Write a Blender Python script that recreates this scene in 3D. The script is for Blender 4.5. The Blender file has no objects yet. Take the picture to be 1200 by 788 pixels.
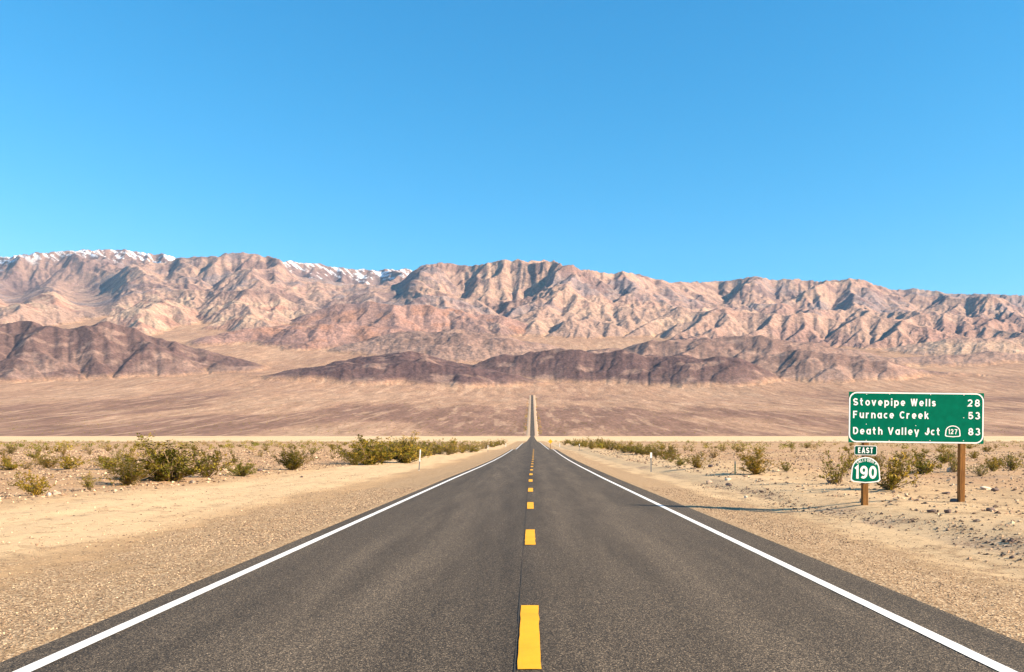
import bpy, bmesh, math, random
import numpy as np

# ------------------------------------------------------------------ camera, sky, sun, exposure
scene = bpy.context.scene
COL = scene.collection
F, VX, HY, CAMZ = 968.0, 622.0, 508.0, 1.63      # lens in photo pixels, vanishing column, horizon row, eye height

cam_data = bpy.data.cameras.new('camera')
cam = bpy.data.objects.new('camera', cam_data)
COL.objects.link(cam)
cam.location = (0, 0, CAMZ)
cam.rotation_euler = (math.radians(90), 0, 0)
cam_data.sensor_width = 36.0
cam_data.lens = F / 1200 * 36.0
cam_data.shift_x = -(VX - 600) / 1200
cam_data.shift_y = (HY - 394) / 1200
cam_data.clip_start = 0.1
cam_data.clip_end = 60000
scene.camera = cam

SUN_EL, SUN_BACK = 27.0, 18.0          # elevation; degrees behind the camera's right-hand side
saz = math.radians(-SUN_BACK)
sd = (math.cos(saz) * math.cos(math.radians(SUN_EL)), math.sin(saz) * math.cos(math.radians(SUN_EL)), math.sin(math.radians(SUN_EL)))
world = bpy.data.worlds.new('World')
scene.world = world
world.use_nodes = True
wn = world.node_tree
wn.nodes.clear()
sky = wn.nodes.new('ShaderNodeTexSky')
sky.sky_type = 'NISHITA'
sky.sun_disc = False
sky.sun_elevation = math.radians(SUN_EL)
sky.sun_rotation = math.atan2(sd[0], sd[1])
sky.altitude = 500
sky.air_density = 1.0
sky.dust_density = 0.3
sky.ozone_density = 4.0
bg = wn.nodes.new('ShaderNodeBackground')
bg.inputs['Strength'].default_value = 0.082
wo = wn.nodes.new('ShaderNodeOutputWorld')
# the photo's saturated rendering of blue, the same everywhere: gain and gamma per channel
ssep = wn.nodes.new('ShaderNodeSeparateColor'); scom = wn.nodes.new('ShaderNodeCombineColor')
wn.links.new(sky.outputs[0], ssep.inputs[0])
for ch, (gain, gam) in enumerate(((.20, 2.12), (1.0, .94), (1.45, .77))):
    pw = wn.nodes.new('ShaderNodeMath'); pw.operation = 'POWER'; pw.inputs[1].default_value = gam
    ml = wn.nodes.new('ShaderNodeMath'); ml.operation = 'MULTIPLY'; ml.inputs[1].default_value = gain
    wn.links.new(ssep.outputs[ch], pw.inputs[0]); wn.links.new(pw.outputs[0], ml.inputs[0]); wn.links.new(ml.outputs[0], scom.inputs[ch])
wn.links.new(scom.outputs[0], bg.inputs[0])
wn.links.new(bg.outputs[0], wo.inputs[0])

sun_data = bpy.data.lights.new('sun', 'SUN')
sun_data.energy = 4.8
sun_data.angle = math.radians(0.53)
sun_data.color = (1.0, 0.82, 0.59)
sun = bpy.data.objects.new('sun', sun_data)
COL.objects.link(sun)
from mathutils import Vector, Matrix
sun.rotation_euler = Vector(sd).to_track_quat('Z', 'Y').to_euler()
sun.location = (60, -10, 40)

scene.view_settings.view_transform = 'Standard'
scene.view_settings.look = 'None'
scene.view_settings.gamma = 1
scene.view_settings.exposure = 1.45
scene.view_settings.use_curve_mapping = False

random.seed(5)
rng = np.random.default_rng(5)

# ------------------------------------------------------------------ numpy noise
_perm = np.random.default_rng(11).permutation(4096)
_ga = np.random.default_rng(12).random(4096) * 2 * np.pi
_gx, _gy = np.cos(_ga), np.sin(_ga)
def perlin(x, y, seed=0):
    x = np.asarray(x, float) + seed * 17.31; y = np.asarray(y, float) + seed * 9.77
    xi = np.floor(x).astype(np.int64); yi = np.floor(y).astype(np.int64)
    xf = x - xi; yf = y - yi
    u = xf * xf * xf * (xf * (xf * 6 - 15) + 10); v = yf * yf * yf * (yf * (yf * 6 - 15) + 10)
    def g(ix, iy, dx, dy):
        k = _perm[(_perm[ix & 4095] + iy) & 4095]
        return _gx[k] * dx + _gy[k] * dy
    a = g(xi, yi, xf, yf); b = g(xi + 1, yi, xf - 1, yf)
    c = g(xi, yi + 1, xf, yf - 1); d = g(xi + 1, yi + 1, xf - 1, yf - 1)
    return (a + u * (b - a)) * (1 - v) + (c + u * (d - c)) * v
def fbm(x, y, oct=5, seed=0, lac=2.03, gain=0.5):
    s = 0; a = 1.0
    for i in range(oct):
        s = s + a * perlin(x, y, seed + i * 3); x = x * lac; y = y * lac; a *= gain
    return s
def ridged(x, y, oct=5, seed=0):
    s = 0; a = 1.0; 
    for i in range(oct):
        s = s + a * (0.5 - np.abs(perlin(x, y, seed + i * 3))); x = x * 2.07; y = y * 2.07; a *= 0.5
    return s
def sstep(a, b, x):
    t = np.clip((x - a) / (b - a), 0, 1)
    return t * t * (3 - 2 * t)

# ------------------------------------------------------------------ materials
def new_mat(name, rough=0.9, spec=0.2):
    m = bpy.data.materials.new(name); m.use_nodes = True
    nt = m.node_tree
    b = nt.nodes['Principled BSDF']
    b.inputs['Roughness'].default_value = rough
    b.inputs['Specular IOR Level'].default_value = spec
    return m, nt, b
def nd(nt, typ, **kw):
    n = nt.nodes.new(typ)
    for k, v in kw.items():
        if k.startswith('i_'):
            n.inputs[k[2:].replace('_', ' ')].default_value = v
        else:
            setattr(n, k, v)
    return n
def ramp(nt, src, stops):
    r = nt.nodes.new('ShaderNodeValToRGB')
    cr = r.color_ramp
    while len(cr.elements) < len(stops): cr.elements.new(0.5)
    for e, (p, c) in zip(cr.elements, stops):
        e.position = p; e.color = (*c, 1) if len(c) == 3 else c
    nt.links.new(src, r.inputs[0])
    return r.outputs[0]
def mix(nt, fac, a, b, mode='MIX'):
    n = nt.nodes.new('ShaderNodeMix'); n.data_type = 'RGBA'; n.blend_type = mode
    for sock, val in ((n.inputs['Factor'], fac), (n.inputs[6], a), (n.inputs[7], b)):
        if hasattr(val, 'is_linked'): nt.links.new(val, sock)
        elif isinstance(val, (int, float)): sock.default_value = val
        else: sock.default_value = (*val, 1)
    return n.outputs[2]
def noise(nt, vec, scale, detail=4, rough=0.55):
    n = nd(nt, 'ShaderNodeTexNoise', i_Scale=scale, i_Detail=detail, i_Roughness=rough)
    nt.links.new(vec, n.inputs['Vector']); return n.outputs['Fac']
def mapping(nt, vec, scale):
    n = nt.nodes.new('ShaderNodeMapping'); n.inputs['Scale'].default_value = scale
    nt.links.new(vec, n.inputs['Vector']); return n.outputs[0]
def bump(nt, h, strength, dist, b):
    n = nd(nt, 'ShaderNodeBump', i_Strength=strength, i_Distance=dist)
    nt.links.new(h, n.inputs['Height']); nt.links.new(n.outputs[0], b.inputs['Normal'])
def gray(v): return (v, v, v)

def mat_plain(name, c, rough=0.7, spec=0.3, var=0.0, scale=20, metal=0):
    m, nt, b = new_mat(name, rough, spec)
    b.inputs['Metallic'].default_value = metal
    if var:
        g = nd(nt, 'ShaderNodeNewGeometry').outputs['Position']
        f = noise(nt, g, scale, 5)
        lo = tuple(x * (1 - var) for x in c); hi = tuple(min(1, x * (1 + var)) for x in c)
        nt.links.new(ramp(nt, f, [(0.3, lo), (0.7, hi)]), b.inputs['Base Color'])
    else:
        b.inputs['Base Color'].default_value = (*c, 1)
    return m

def mat_terrain(name, s1, s2, bs, bd, stretch=1.0):
    """rock: per-point geology colour times two scales of mottling"""
    m, nt, b = new_mat(name, 0.95, 0.05)
    at = nd(nt, 'ShaderNodeAttribute', attribute_name='geo')
    g = mapping(nt, nd(nt, 'ShaderNodeNewGeometry').outputs['Position'], (1, stretch, 1))
    f1 = noise(nt, g, s1, 6, 0.65); f2 = noise(nt, g, s2, 4, 0.6)
    c = mix(nt, 1.0, at.outputs['Color'], ramp(nt, f1, [(0.3, gray(0.72)), (0.7, gray(1.22))]), 'MULTIPLY')
    c = mix(nt, 1.0, c, ramp(nt, f2, [(0.3, gray(0.66)), (0.7, gray(1.28))]), 'MULTIPLY')
    nt.links.new(c, b.inputs['Base Color'])
    hs = nd(nt, 'ShaderNodeMath', operation='MULTIPLY_ADD'); nt.links.new(f2, hs.inputs[0]); hs.inputs[1].default_value = .45; nt.links.new(f1, hs.inputs[2])
    bump(nt, hs.outputs[0], bs, bd, b)
    return m
M_rock = mat_terrain('mountain_rock', 0.012, 0.045, 0.7, 26.0)
M_hill = mat_terrain('hill_rock', 0.02, 0.09, 0.6, 9.0)
M_fan = mat_terrain('fan_gravel', 0.03, 0.16, 0.35, 1.5, .16)

# ------------------------------------------------------------------ object helpers
def link(o, parent=None):
    COL.objects.link(o)
    if parent is not None: o.parent = parent
    return o
def tag(o, label=None, cat=None, group=None, kind=None):
    if label: o['label'] = label
    if cat: o['category'] = cat
    if group: o['group'] = group
    if kind: o['kind'] = kind
    return o
def empty(name, loc, rz=0):
    o = bpy.data.objects.new(name, None); link(o)
    o.location = loc; o.rotation_euler = (0, 0, rz); o.empty_display_size = 0.2
    return o
def mesh_obj(name, verts, faces, m, parent=None, smooth=False):
    me = bpy.data.meshes.new(name)
    me.from_pydata([tuple(v) for v in verts], [], [tuple(f) for f in faces])
    if smooth: me.shade_smooth()
    else: me.shade_flat()
    me.materials.append(m)
    return link(bpy.data.objects.new(name, me), parent)
def np_mesh(name, V, Q, m, parent=None, smooth=True):
    """fast mesh from vertex (n,3) and polygon (k,s) arrays"""
    me = bpy.data.meshes.new(name)
    V = np.ascontiguousarray(V, np.float32); Q = np.ascontiguousarray(Q, np.int32)
    k, s = Q.shape
    me.vertices.add(len(V)); me.vertices.foreach_set('co', V.ravel())
    me.loops.add(k * s); me.loops.foreach_set('vertex_index', Q.ravel())
    me.polygons.add(k)
    me.polygons.foreach_set('loop_start', np.arange(0, k * s, s, dtype=np.int32))
    me.update(calc_edges=True)
    if smooth: me.shade_smooth()
    else: me.shade_flat()
    me.materials.append(m)
    return link(bpy.data.objects.new(name, me), parent)
def set_col(o, C, name='geo'):
    a = o.data.color_attributes.new(name, 'FLOAT_COLOR', 'POINT')
    C4 = np.ones((len(C), 4), np.float32); C4[:, :3] = C
    a.data.foreach_set('color', C4.ravel())
def grid_quads(nr, nc):
    i = np.arange(nr - 1)[:, None] * nc + np.arange(nc - 1)[None, :]
    return np.stack([i, i + 1, i + nc + 1, i + nc], -1).reshape(-1, 4)

# ------------------------------------------------------------------ far terrain: fan, hills, mountains
def zpx(y, Y): return CAMZ + (HY - y) / F * Y       # height whose sight line passes photo row y at distance Y
_by = np.array([1400, 1450, 2000, 2600, 3300, 4000, 5000, 6000, 7000, 8000, 9000, 11000, 16500.])
_bp = np.array([511.3, 511, 490, 475.5, 463, 446, 428, 412, 398, 387, 378, 366, 350.])
def base_fan(u, Y):
    px = VX + F * u
    r = np.interp(Y, _by, _bp)
    # the fan climbs a little higher left of the road and lower to the right
    lift = np.interp(px, [-200, 0, 300, 560, 700, 1000, 1400], [6, 6, 6, 0, -4, 0, 2])
    r = r - lift * sstep(1700, 3400, Y)
    r = r + np.interp(px, [780, 1000, 1400], [0, 15, 22]) * sstep(5600, 8000, Y)
    z = zpx(r, Y)
    return z + fbm(u * Y / 700, Y / 900, 3, 40) * 14 * sstep(1500, 4500, Y)

NU, DS = 1000, 0.00285
U = np.linspace(-0.76, 0.73, NU)
S = np.arange(math.log(2900), math.log(21800), DS); NR = len(S)
#   each ridge: name of region, distance, slope of the flanks, crest as (photo column, photo row[, distance])
RIDGES = [
 ('snow', .46, [(-200,307,14800),(0,302,14800),(40,297,14600),(90,293.5,14500),(140,292.5,14500),(190,299,14300),(250,304,14200)]),
 ('snow', .46, [(300,306,14300),(345,305,14500),(400,314.5,14500),(440,316.5,14600),(468,315.5,14500),(500,328,14300)]),
 ('main', .5, [(120,322,12000),(170,311,12000),(200,301,11800),(225,299.5,11700),(250,300.5,11600),(280,295.5,11500),(310,300,11400),(340,308,11000),(385,323,10300),(420,338,9600),(450,352,9000)]),
 ('main', .55, [(250,300.5,11600),(235,322,10200),(225,334,9200)]),
 ('main', .55, [(280,296,11500),(300,318,10400),(318,338,9400)]),
 ('main', .52, [(430,345,10800),(462,328,10800),(490,312.5,10600),(520,307.5,10400),(545,312,10500),(565,309.5,10500),(590,304.5,10500),(620,306,10400),(645,305.5,10300),(680,315,10400),(715,321,10500),(735,318.5,10300),(760,325,10600),(785,331,10800),(830,333,11200)]),
 ('main', .55, [(520,308,10400),(505,325,9500),(480,342,8800),(470,352,8400)]),
 ('main', .55, [(590,305,10500),(575,325,9500),(560,345,8700),(548,362,8000)]),
 ('main', .55, [(645,306,10300),(640,326,9400),(625,346,8600)]),
 ('main', .55, [(735,319,10300),(715,336,9500),(690,352,8800),(672,364,8300)]),
 ('main', .5, [(800,331,11800),(850,330,11600),(885,323.5,11200),(905,328.5,11300),(925,327,11300),(960,330,11300),(1005,326.5,11000),(1045,340,11000),(1075,338.5,11000),(1120,345,10800),(1150,344.5,10800),(1200,346.5,10600),(1400,350,10400)]),
 ('main', .55, [(885,324,11200),(862,340,10000),(838,354,9200),(815,366,8500)]),
 ('main', .55, [(1005,327,11000),(985,343,9900),(955,356,9100)]),
 ('mesa', .62, [(-200,316,9300),(-60,320,9200),(0,321,9100),(60,321.5,9000),(120,325,8900),(200,332,8800),(270,334,8700),(330,345,8500),(380,356,8300),(430,372,8100)]),
 ('mesa', .6, [(60,322,9000),(40,352,8000),(20,372,7400)]),
 ('mesa', .6, [(200,332,8800),(190,358,7900),(175,382,7200)]),
 ('mesa', .6, [(290,338,8600),(300,360,7900),(310,378,7300)]),
 ('red', .42, [(255,398,6700),(300,388,6800),(345,377,6900),(370,384,6800),(400,377,6900),(430,380,6900),(470,390,6800),(510,400,6700)]),
 ('red', .6, [(395,362,8300),(410,356,8200),(450,355,8100),(490,358,8000),(530,363,8000),(560,368,8000),(585,380,7900)]),
 ('pale', .5, [(575,368,8200),(600,360,8300),(640,352,8300),(680,350,8300),(720,352,8300),(760,349,8300),(800,356,8400),(840,352,8500)]),
 ('badland', .55, [(800,398,7000),(835,378,7400),(862,360,7700),(890,355,7700),(920,357,7700),(960,362,7700),(1000,366,7600),(1040,372,7500),(1090,384,7300),(1120,395,7000)]),
 ('badland', .5, [(940,344,9400),(980,346,9200),(1020,352,9000),(1080,357,8800),(1150,362,8600),(1200,368,8500),(1400,372,8400)]),
 ('badland', .55, [(1020,353,9000),(1050,370,8200),(1080,388,7500)]),
 ('badland', .55, [(1150,362,8600),(1170,378,7900),(1190,390,7400)]),
 ('tanhill', .55, [(1040,410,6000),(1070,402,6100),(1100,397,6100),(1130,396,6100),(1170,395,6100),(1210,400,6100),(1300,398,6200),(1420,394,6300)]),
 ('dark_mid', .45, [(440,398,6100),(475,392,6200),(500,386,6200),(530,386,6200),(570,390,6200),(600,396,6200),(625,402,6100)]),
 ('dark_right', .5, [(700,412,5300),(730,404,5500),(770,398,5500),(810,392.5,5500),(850,391,5500),(900,395,5500),(950,400,5500),(1000,408,5400),(1060,417,5300),(1120,414,5300),(1160,410,5400),(1220,416,5400),(1400,412,5400)]),
 ('dark_left', .5, [(-260,380,4700),(-120,370,4700),(-20,372,4600),(10,375,4550),(40,380,4500),(60,381,4500),(90,377,4500),(112,376,4500),(140,384,4450),(180,397,4350),(220,407,4250),(260,419,4150),(285,428,4100)]),
 ('dark_left', .45, [(-120,372,4600),(0,396,4150),(50,412,3950),(95,432,3800)]),
 ('dark_front', .56, [(325,438,3750),(375,427,3800),(420,422.5,3850),(460,420,3850),(500,420.5,3850),(540,427,3800),(580,437,3750),(605,444,3700)]),
 ('dark_front', .56, [(436,420,4200),(455,411,4300),(478,410.5,4300),(520,420,4250),(565,430,4200)]),
 ('dark_centre', .56, [(548,431,4200),(575,422,4250),(605,415,4300),(650,411.5,4300),(690,413,4250),(740,414,4200),(800,413,4150),(830,416,4100),(860,430,3950),(888,448,3800)]),
 ('dark_east', .5, [(850,446,4050),(880,436,4100),(910,420,4200),(940,411,4250),(970,413,4250),(1010,424,4200),(1060,432,4150),(1120,436,4150),(1200,441,4100),(1350,436,4100)]),
]
SHIFT = {'dark_front': 250, 'dark_centre': 240, 'dark_left': 300, 'dark_east': 240}      # metres farther back
RIDGES = [(n, sl, [(c, y, Y + SHIFT.get(n, 0)) for c, y, Y in p]) for n, sl, p in RIDGES]
RIDGES = [(n, sl * (.72 if n in ('main', 'snow') else .85 if n in ('mesa', 'pale', 'badland') else 1), [(c, y, Y if Y < 7600 else 7600 + (Y - 7600) * 1.8) for c, y, Y in p]) for n, sl, p in RIDGES]
REG = ['fan'] + sorted({r[0] for r in RIDGES})

HILLS = ('dark_left', 'dark_front', 'dark_centre', 'dark_east', 'dark_right', 'dark_mid', 'tanhill', 'red')
def envelope(Xg, Yg, B, names, warp):
    """broad shape of a set of crests: the highest of all their flanks, and which crest it is"""
    wx = Xg + warp * (.035 * Yg) * fbm(Xg / Yg / .16, np.log(Yg) / .16, 4, 1)
    wy = Yg + warp * (.05 * Yg) * fbm(Xg / Yg / .15, np.log(Yg) / .15, 4, 2)
    H = B - 30.0; R = np.zeros(B.shape, np.int16)
    for name, slope, pts in RIDGES:
        if name not in names: continue
        P = [((c - VX) / F * Y, Y, zpx(y, Y)) for c, y, Y in pts]
        best = np.full(B.shape, -1e9)
        for (x0, y0, z0), (x1, y1, z1) in zip(P[:-1], P[1:]):
            dx, dy = x1 - x0, y1 - y0
            t = np.clip(((wx - x0) * dx + (wy - y0) * dy) / (dx * dx + dy * dy), 0, 1)
            d = np.hypot(wx - x0 - t * dx, wy - y0 - t * dy)
            sc = (0.055 if name in HILLS else 0.008) * y0
            best = np.maximum(best, z0 + (z1 - z0) * t - slope * (np.sqrt(d * d + sc * sc) - sc))
        m = best > H
        H = np.where(m, best, H); R = np.where(m, REG.index(name), R)
    return H, R

def maxfilt(a, r):
    for ax in (0, 1):
        n = 1
        while n <= r:                       # running maximum by doubling
            p = np.pad(a, [(n, n) if k == ax else (0, 0) for k in (0, 1)], mode='edge')
            L = a.shape[ax]
            a = np.maximum(a, np.maximum(np.take(p, range(0, L), ax), np.take(p, range(2 * n, 2 * n + L), ax)))
            n *= 2
    return a
def blur(a, r, it=2):
    for _ in range(it):
        for ax in (0, 1):
            p = np.pad(a, [(r + 1, r) if k == ax else (0, 0) for k in (0, 1)], mode='edge')
            c = np.cumsum(p, ax); L = a.shape[ax]
            a = (np.take(c, range(2 * r + 1, 2 * r + 1 + L), ax) - np.take(c, range(0, L), ax)) / (2 * r + 1)
    return a

OFFS = [(-1, -1), (-1, 0), (-1, 1), (0, -1), (0, 1), (1, -1), (1, 0), (1, 1)]
def erode(H, B, dx, steps, K, mexp, talus, diff):   # K: number or array
    ns, nu = H.shape
    idx = np.arange(ns * nu).reshape(ns, nu)
    A = np.ones(ns * nu)
    for it in range(steps):
        if it % 2 == 0:
            Hp = np.pad(H, 1, mode='edge')
            bs = np.zeros_like(H); rec = idx.copy(); dist = np.ones_like(H)
            for a, b in OFFS:
                w = 1.41421 if a and b else 1.0
                s = (H - Hp[1 + a:1 + a + ns, 1 + b:1 + b + nu]) / (dx * w)
                m = s > bs
                bs = np.where(m, s, bs); rec = np.where(m, idx + a * nu + b, rec); dist = np.where(m, w, dist)
            rf = rec.ravel(); live = (rf != idx.ravel())
            for _ in range(3 if it > 6 else 14):
                A = 1 + np.bincount(rf[live], weights=A[live], minlength=ns * nu)
        hr = H.ravel()[rf].reshape(ns, nu)
        c = K * A.reshape(ns, nu) ** mexp
        Hn = (H + c * hr) / (1 + c)
        Hn = np.minimum(Hn, hr + talus * dx * dist)
        lap = np.zeros_like(H)
        Hp = np.pad(Hn, 1, mode='edge')
        lap = Hp[:-2, 1:-1] + Hp[2:, 1:-1] + Hp[1:-1, :-2] + Hp[1:-1, 2:] - 4 * Hn
        Hn = Hn + diff * lap
        H = np.maximum(Hn, B)
    return H, A.reshape(ns, nu)
def receivers(H, dx, idx):
    ns, nu = H.shape
    Hp = np.pad(H, 1, mode='edge')
    bs = np.zeros_like(H); rec = idx.copy(); dist = np.ones_like(H)
    for a, b in OFFS:
        w = 1.41421 if a and b else 1.0
        s = (H - Hp[1 + a:1 + a + ns, 1 + b:1 + b + nu]) / (dx * w)
        m = s > bs
        bs = np.where(m, s, bs); rec = np.where(m, idx + a * nu + b, rec); dist = np.where(m, w, dist)
    return rec, dist
def dendritic(E, fixed, dx, iters, ks, mexp, talus, fill=260):
    """valley network in balance: every cell stands above the one it drains to by a step set by its catchment"""
    ns, nu = E.shape
    idx = np.arange(ns * nu).reshape(ns, nu)
    W = np.where(fixed, 0.0, 1e9)                    # fill closed hollows first
    H = np.where(fixed, 0.0, E)
    for _ in range(fill):
        Wp = np.pad(W, 1, mode='edge')
        lo = np.minimum.reduce([Wp[1 + a:1 + a + ns, 1 + b:1 + b + nu] for a, b in OFFS])
        W = np.where(fixed, 0.0, np.maximum(H, np.minimum(W, lo + 0.02)))
    if fill: H = W
    fx = fixed.ravel()
    for it in range(iters):
        rec, dist = receivers(H, dx, idx)
        rf = rec.ravel().copy(); rf[fx] = np.arange(ns * nu)[fx]
        order = np.argsort(rf, kind='stable'); srt = rf[order]
        start = np.searchsorted(srt, np.arange(ns * nu)); end = np.searchsorted(srt, np.arange(ns * nu), side='right')
        roots = np.nonzero(rf == np.arange(ns * nu))[0]
        levels = []; cur = roots
        while len(cur):
            levels.append(cur)
            cnt = end[cur] - start[cur]
            tot = cnt.sum()
            if tot == 0: break
            off = np.repeat(start[cur] - np.concatenate(([0], np.cumsum(cnt)[:-1])), cnt) + np.arange(tot)
            nx = order[off]
            cur = nx[rf[nx] != nx]
        A = np.ones(ns * nu)
        for lv in levels[:0:-1]:
            A += np.bincount(rf[lv], weights=A[lv], minlength=ns * nu) if len(lv) > 4000 else 0
            if len(lv) <= 4000: np.add.at(A, rf[lv], A[lv])
        h = np.where(fx, 0.0, 0.0)
        h[roots] = np.where(fx[roots], 0.0, H.ravel()[roots])
        st = (np.minimum(ks.ravel() * A ** -mexp, talus.ravel()) * dx.ravel() * dist.ravel())
        for lv in levels[1:]:
            h[lv] = h[rf[lv]] + st[lv]
        H = h.reshape(ns, nu)
    return H, A.reshape(ns, nu)
def upsample(a, ns, nu):
    r = np.linspace(0, a.shape[0] - 1, ns); c = np.linspace(0, a.shape[1] - 1, nu)
    r0 = np.minimum(r.astype(int), a.shape[0] - 2); c0 = np.minimum(c.astype(int), a.shape[1] - 2)
    fr = (r - r0)[:, None]; fc = (c - c0)[None, :]
    b = a[r0] * (1 - fr) + a[r0 + 1] * fr
    return b[:, c0] * (1 - fc) + b[:, c0 + 1] * fc

# the ranges on every second line: broad crests, then a balanced valley network scaled back to those crests
SKY = np.array([(-200,306),(0,302),(40,297),(90,293.5),(140,292.5),(190,299),(215,301),(235,301.5),(250,300.5),(280,295.5),(310,300),(340,307),(370,309),(400,314.5),(440,317),(468,315.5),(480,317),(490,312.5),(520,307.5),(545,312),(565,310),(590,304.5),(620,306),(645,305.5),(680,315),(715,321),(735,318.5),(760,325),(785,331),(830,330.5),(860,328.5),(885,323.5),(905,328.5),(925,327),(960,330),(1005,326.5),(1045,340),(1075,338.5),(1120,345),(1150,344.5),(1200,346.5),(1400,350)])
S2 = np.linspace(S[0], S[-1], NR // 2); U2 = np.linspace(U[0], U[-1], NU // 2)
Yc = np.exp(S2)[:, None] * np.ones((1, NU // 2)); Uc = np.ones((NR // 2, 1)) * U2[None, :]; Xc = Uc * Yc
Bc = base_fan(Uc, Yc); dxc = Yc * (U2[1] - U2[0])
MTN = [r for r in REG[1:] if r not in HILLS]
Ec, Rm = envelope(Xc, Yc, Bc, MTN, 1.0)
fixed = (Ec - Bc) < 8
fixed[-1] = True
E0 = np.maximum(Ec - Bc, 0)
lump = fbm(Uc / .045, np.log(Yc) / .05, 6, 21, 2.03, .6)
rot = .9                                   # spurs run obliquely, down to the left
q1 = Uc * math.cos(rot) - np.log(Yc) * math.sin(rot); q2 = Uc * math.sin(rot) + np.log(Yc) * math.cos(rot)
obl = ridged(q1 / .06, q2 / .16, 3, 27) - .55
E1 = np.maximum(E0 * (1 + .40 * lump + .35 * obl) + 90 * lump, 1)
soft = is_soft = np.isin(Rm, [REG.index('pale'), REG.index('badland')])
ks = np.where(soft, 1.5, 2.1) * (1 + .3 * fbm(Xc / 1500, Yc / 1500, 3, 23)); tal = np.where(soft, .5, .54) * (1 + .35 * fbm(Xc / 900, Yc / 900, 3, 24))
Hd, Ac = dendritic(E1, fixed, dxc, 7, ks, .42, tal)
want = blur(maxfilt(E0, 10), 10); got = blur(maxfilt(Hd, 10), 10)
Hm = Bc + Hd * np.clip(want / np.maximum(got, 1), .3, 3.5) * sstep(0, 60, E0)
# bring the highest line of each sight column back to the photographed skyline
pxc = VX + F * U2
# foothills: smoother, lower, cut only lightly
Eh, Rh = envelope(Xc, Yc, Bc, HILLS, .55)
relh = np.maximum(Eh - Bc, 0)
relh = np.maximum(0, (Eh - Bc) + np.sqrt((Eh - Bc) ** 2 + 40 ** 2) - 40) / 2 * 1.08
lumph = fbm(Uc / .03, np.log(Yc) / .03, 5, 25, 2.03, .6)
fixh = relh < 3
fixh[-1] = True
Hdh, Ah = dendritic(np.maximum(relh * (1 + .35 * lumph) + 14 * lumph, .5), fixh, dxc, 5, np.full(Bc.shape, 1.0), .40, .36 * (1 + .4 * fbm(Uc / .04, np.log(Yc) / .04, 3, 26)))
wh = blur(maxfilt(relh, 6), 6); gh = blur(maxfilt(Hdh, 6), 6)
Hdh = Hdh * np.clip(wh / np.maximum(gh, 1), .3, 3)
smooth_hill = np.where(np.isin(Rh, [REG.index(n) for n in ('dark_front', 'dark_centre', 'dark_mid')]), .86, .58)
und = fbm(Uc / .055, np.log(Yc) / .07, 4, 28)
Hh = Bc - 4 + (smooth_hill * relh * (1 + .15 * lumph + .42 * und) + (1.02 - smooth_hill) * Hdh) + 4 * sstep(2, 10, relh)
Hc = np.maximum(np.maximum(Hm, Hh), Bc); Rc = np.where(Hh > Hm, Rh, Rm)
Hc = np.maximum(Bc, Hc + (Hc > Bc + 1) * fbm(Uc / 0.012, np.log(Yc) / 0.012, 3, 21) * dxc * 0.25)
Kc = np.where(np.isin(Rc, [REG.index(n) for n in HILLS]), .0035, .009)
Hc, Ac = erode(Hc, Bc, dxc, 14, Kc, 0.5, 0.95, 0.010)
Ys = np.exp(S)[:, None] * np.ones((1, NU)); Us = np.ones((NR, 1)) * U[None, :]; Xs = Us * Ys
Bs = base_fan(Us, Ys)
Hs = np.maximum(upsample(Hc, NR, NU), Bs)
Rs = Rc[np.rint(np.linspace(0, Rc.shape[0] - 1, NR)).astype(int)][:, np.rint(np.linspace(0, Rc.shape[1] - 1, NU)).astype(int)]
dxs = Ys * (U[1] - U[0])
Ks = np.where(np.isin(Rs, [REG.index(n) for n in HILLS]), .004, .012)
rel = Hs - Bs
fine = fbm(Us / .012, np.log(Ys) / .012, 5, 33, 2.03, .64)
fxs = rel < 5
Hf, Af = dendritic(np.maximum(rel * (1 + .10 * fine) + 1.6 * dxs * fine, .5), fxs, dxs, 2, upsample(ks, NR, NU) * 1.7, .42, upsample(tal, NR, NU) * 1.15, 0)
Hf = Hf * np.clip(blur(maxfilt(rel, 7), 8) / np.maximum(blur(maxfilt(Hf, 7), 8), 1), .4, 2.5)
wm = np.where(np.isin(Rs, [REG.index(n) for n in HILLS]), .25, 0.42 + .46 * sstep(-.3, .35, fbm(Us / .09, np.log(Ys) / .07, 3, 35)))
Hs = Bs + rel * (1 - wm) + Hf * wm
rel = Hs - Bs
Hs = np.maximum(Bs, Hs + sstep(0, 60, rel) * fbm(Us / 0.006, np.log(Ys) / 0.006, 3, 31) * dxs * np.where(Ks > .005, 1.0, .55))
Hs, As = erode(Hs, Bs, dxs, 8, Ks, 0.5, 1.0, 0.006)
pxs = VX + F * U; tgt = np.interp(pxs, SKY[:, 0], SKY[:, 1]); ci = np.arange(NU)
ws = np.clip(sstep(225, 185, pxs) + sstep(328, 350, pxs) * sstep(492, 468, pxs), 0, 1)
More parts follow.
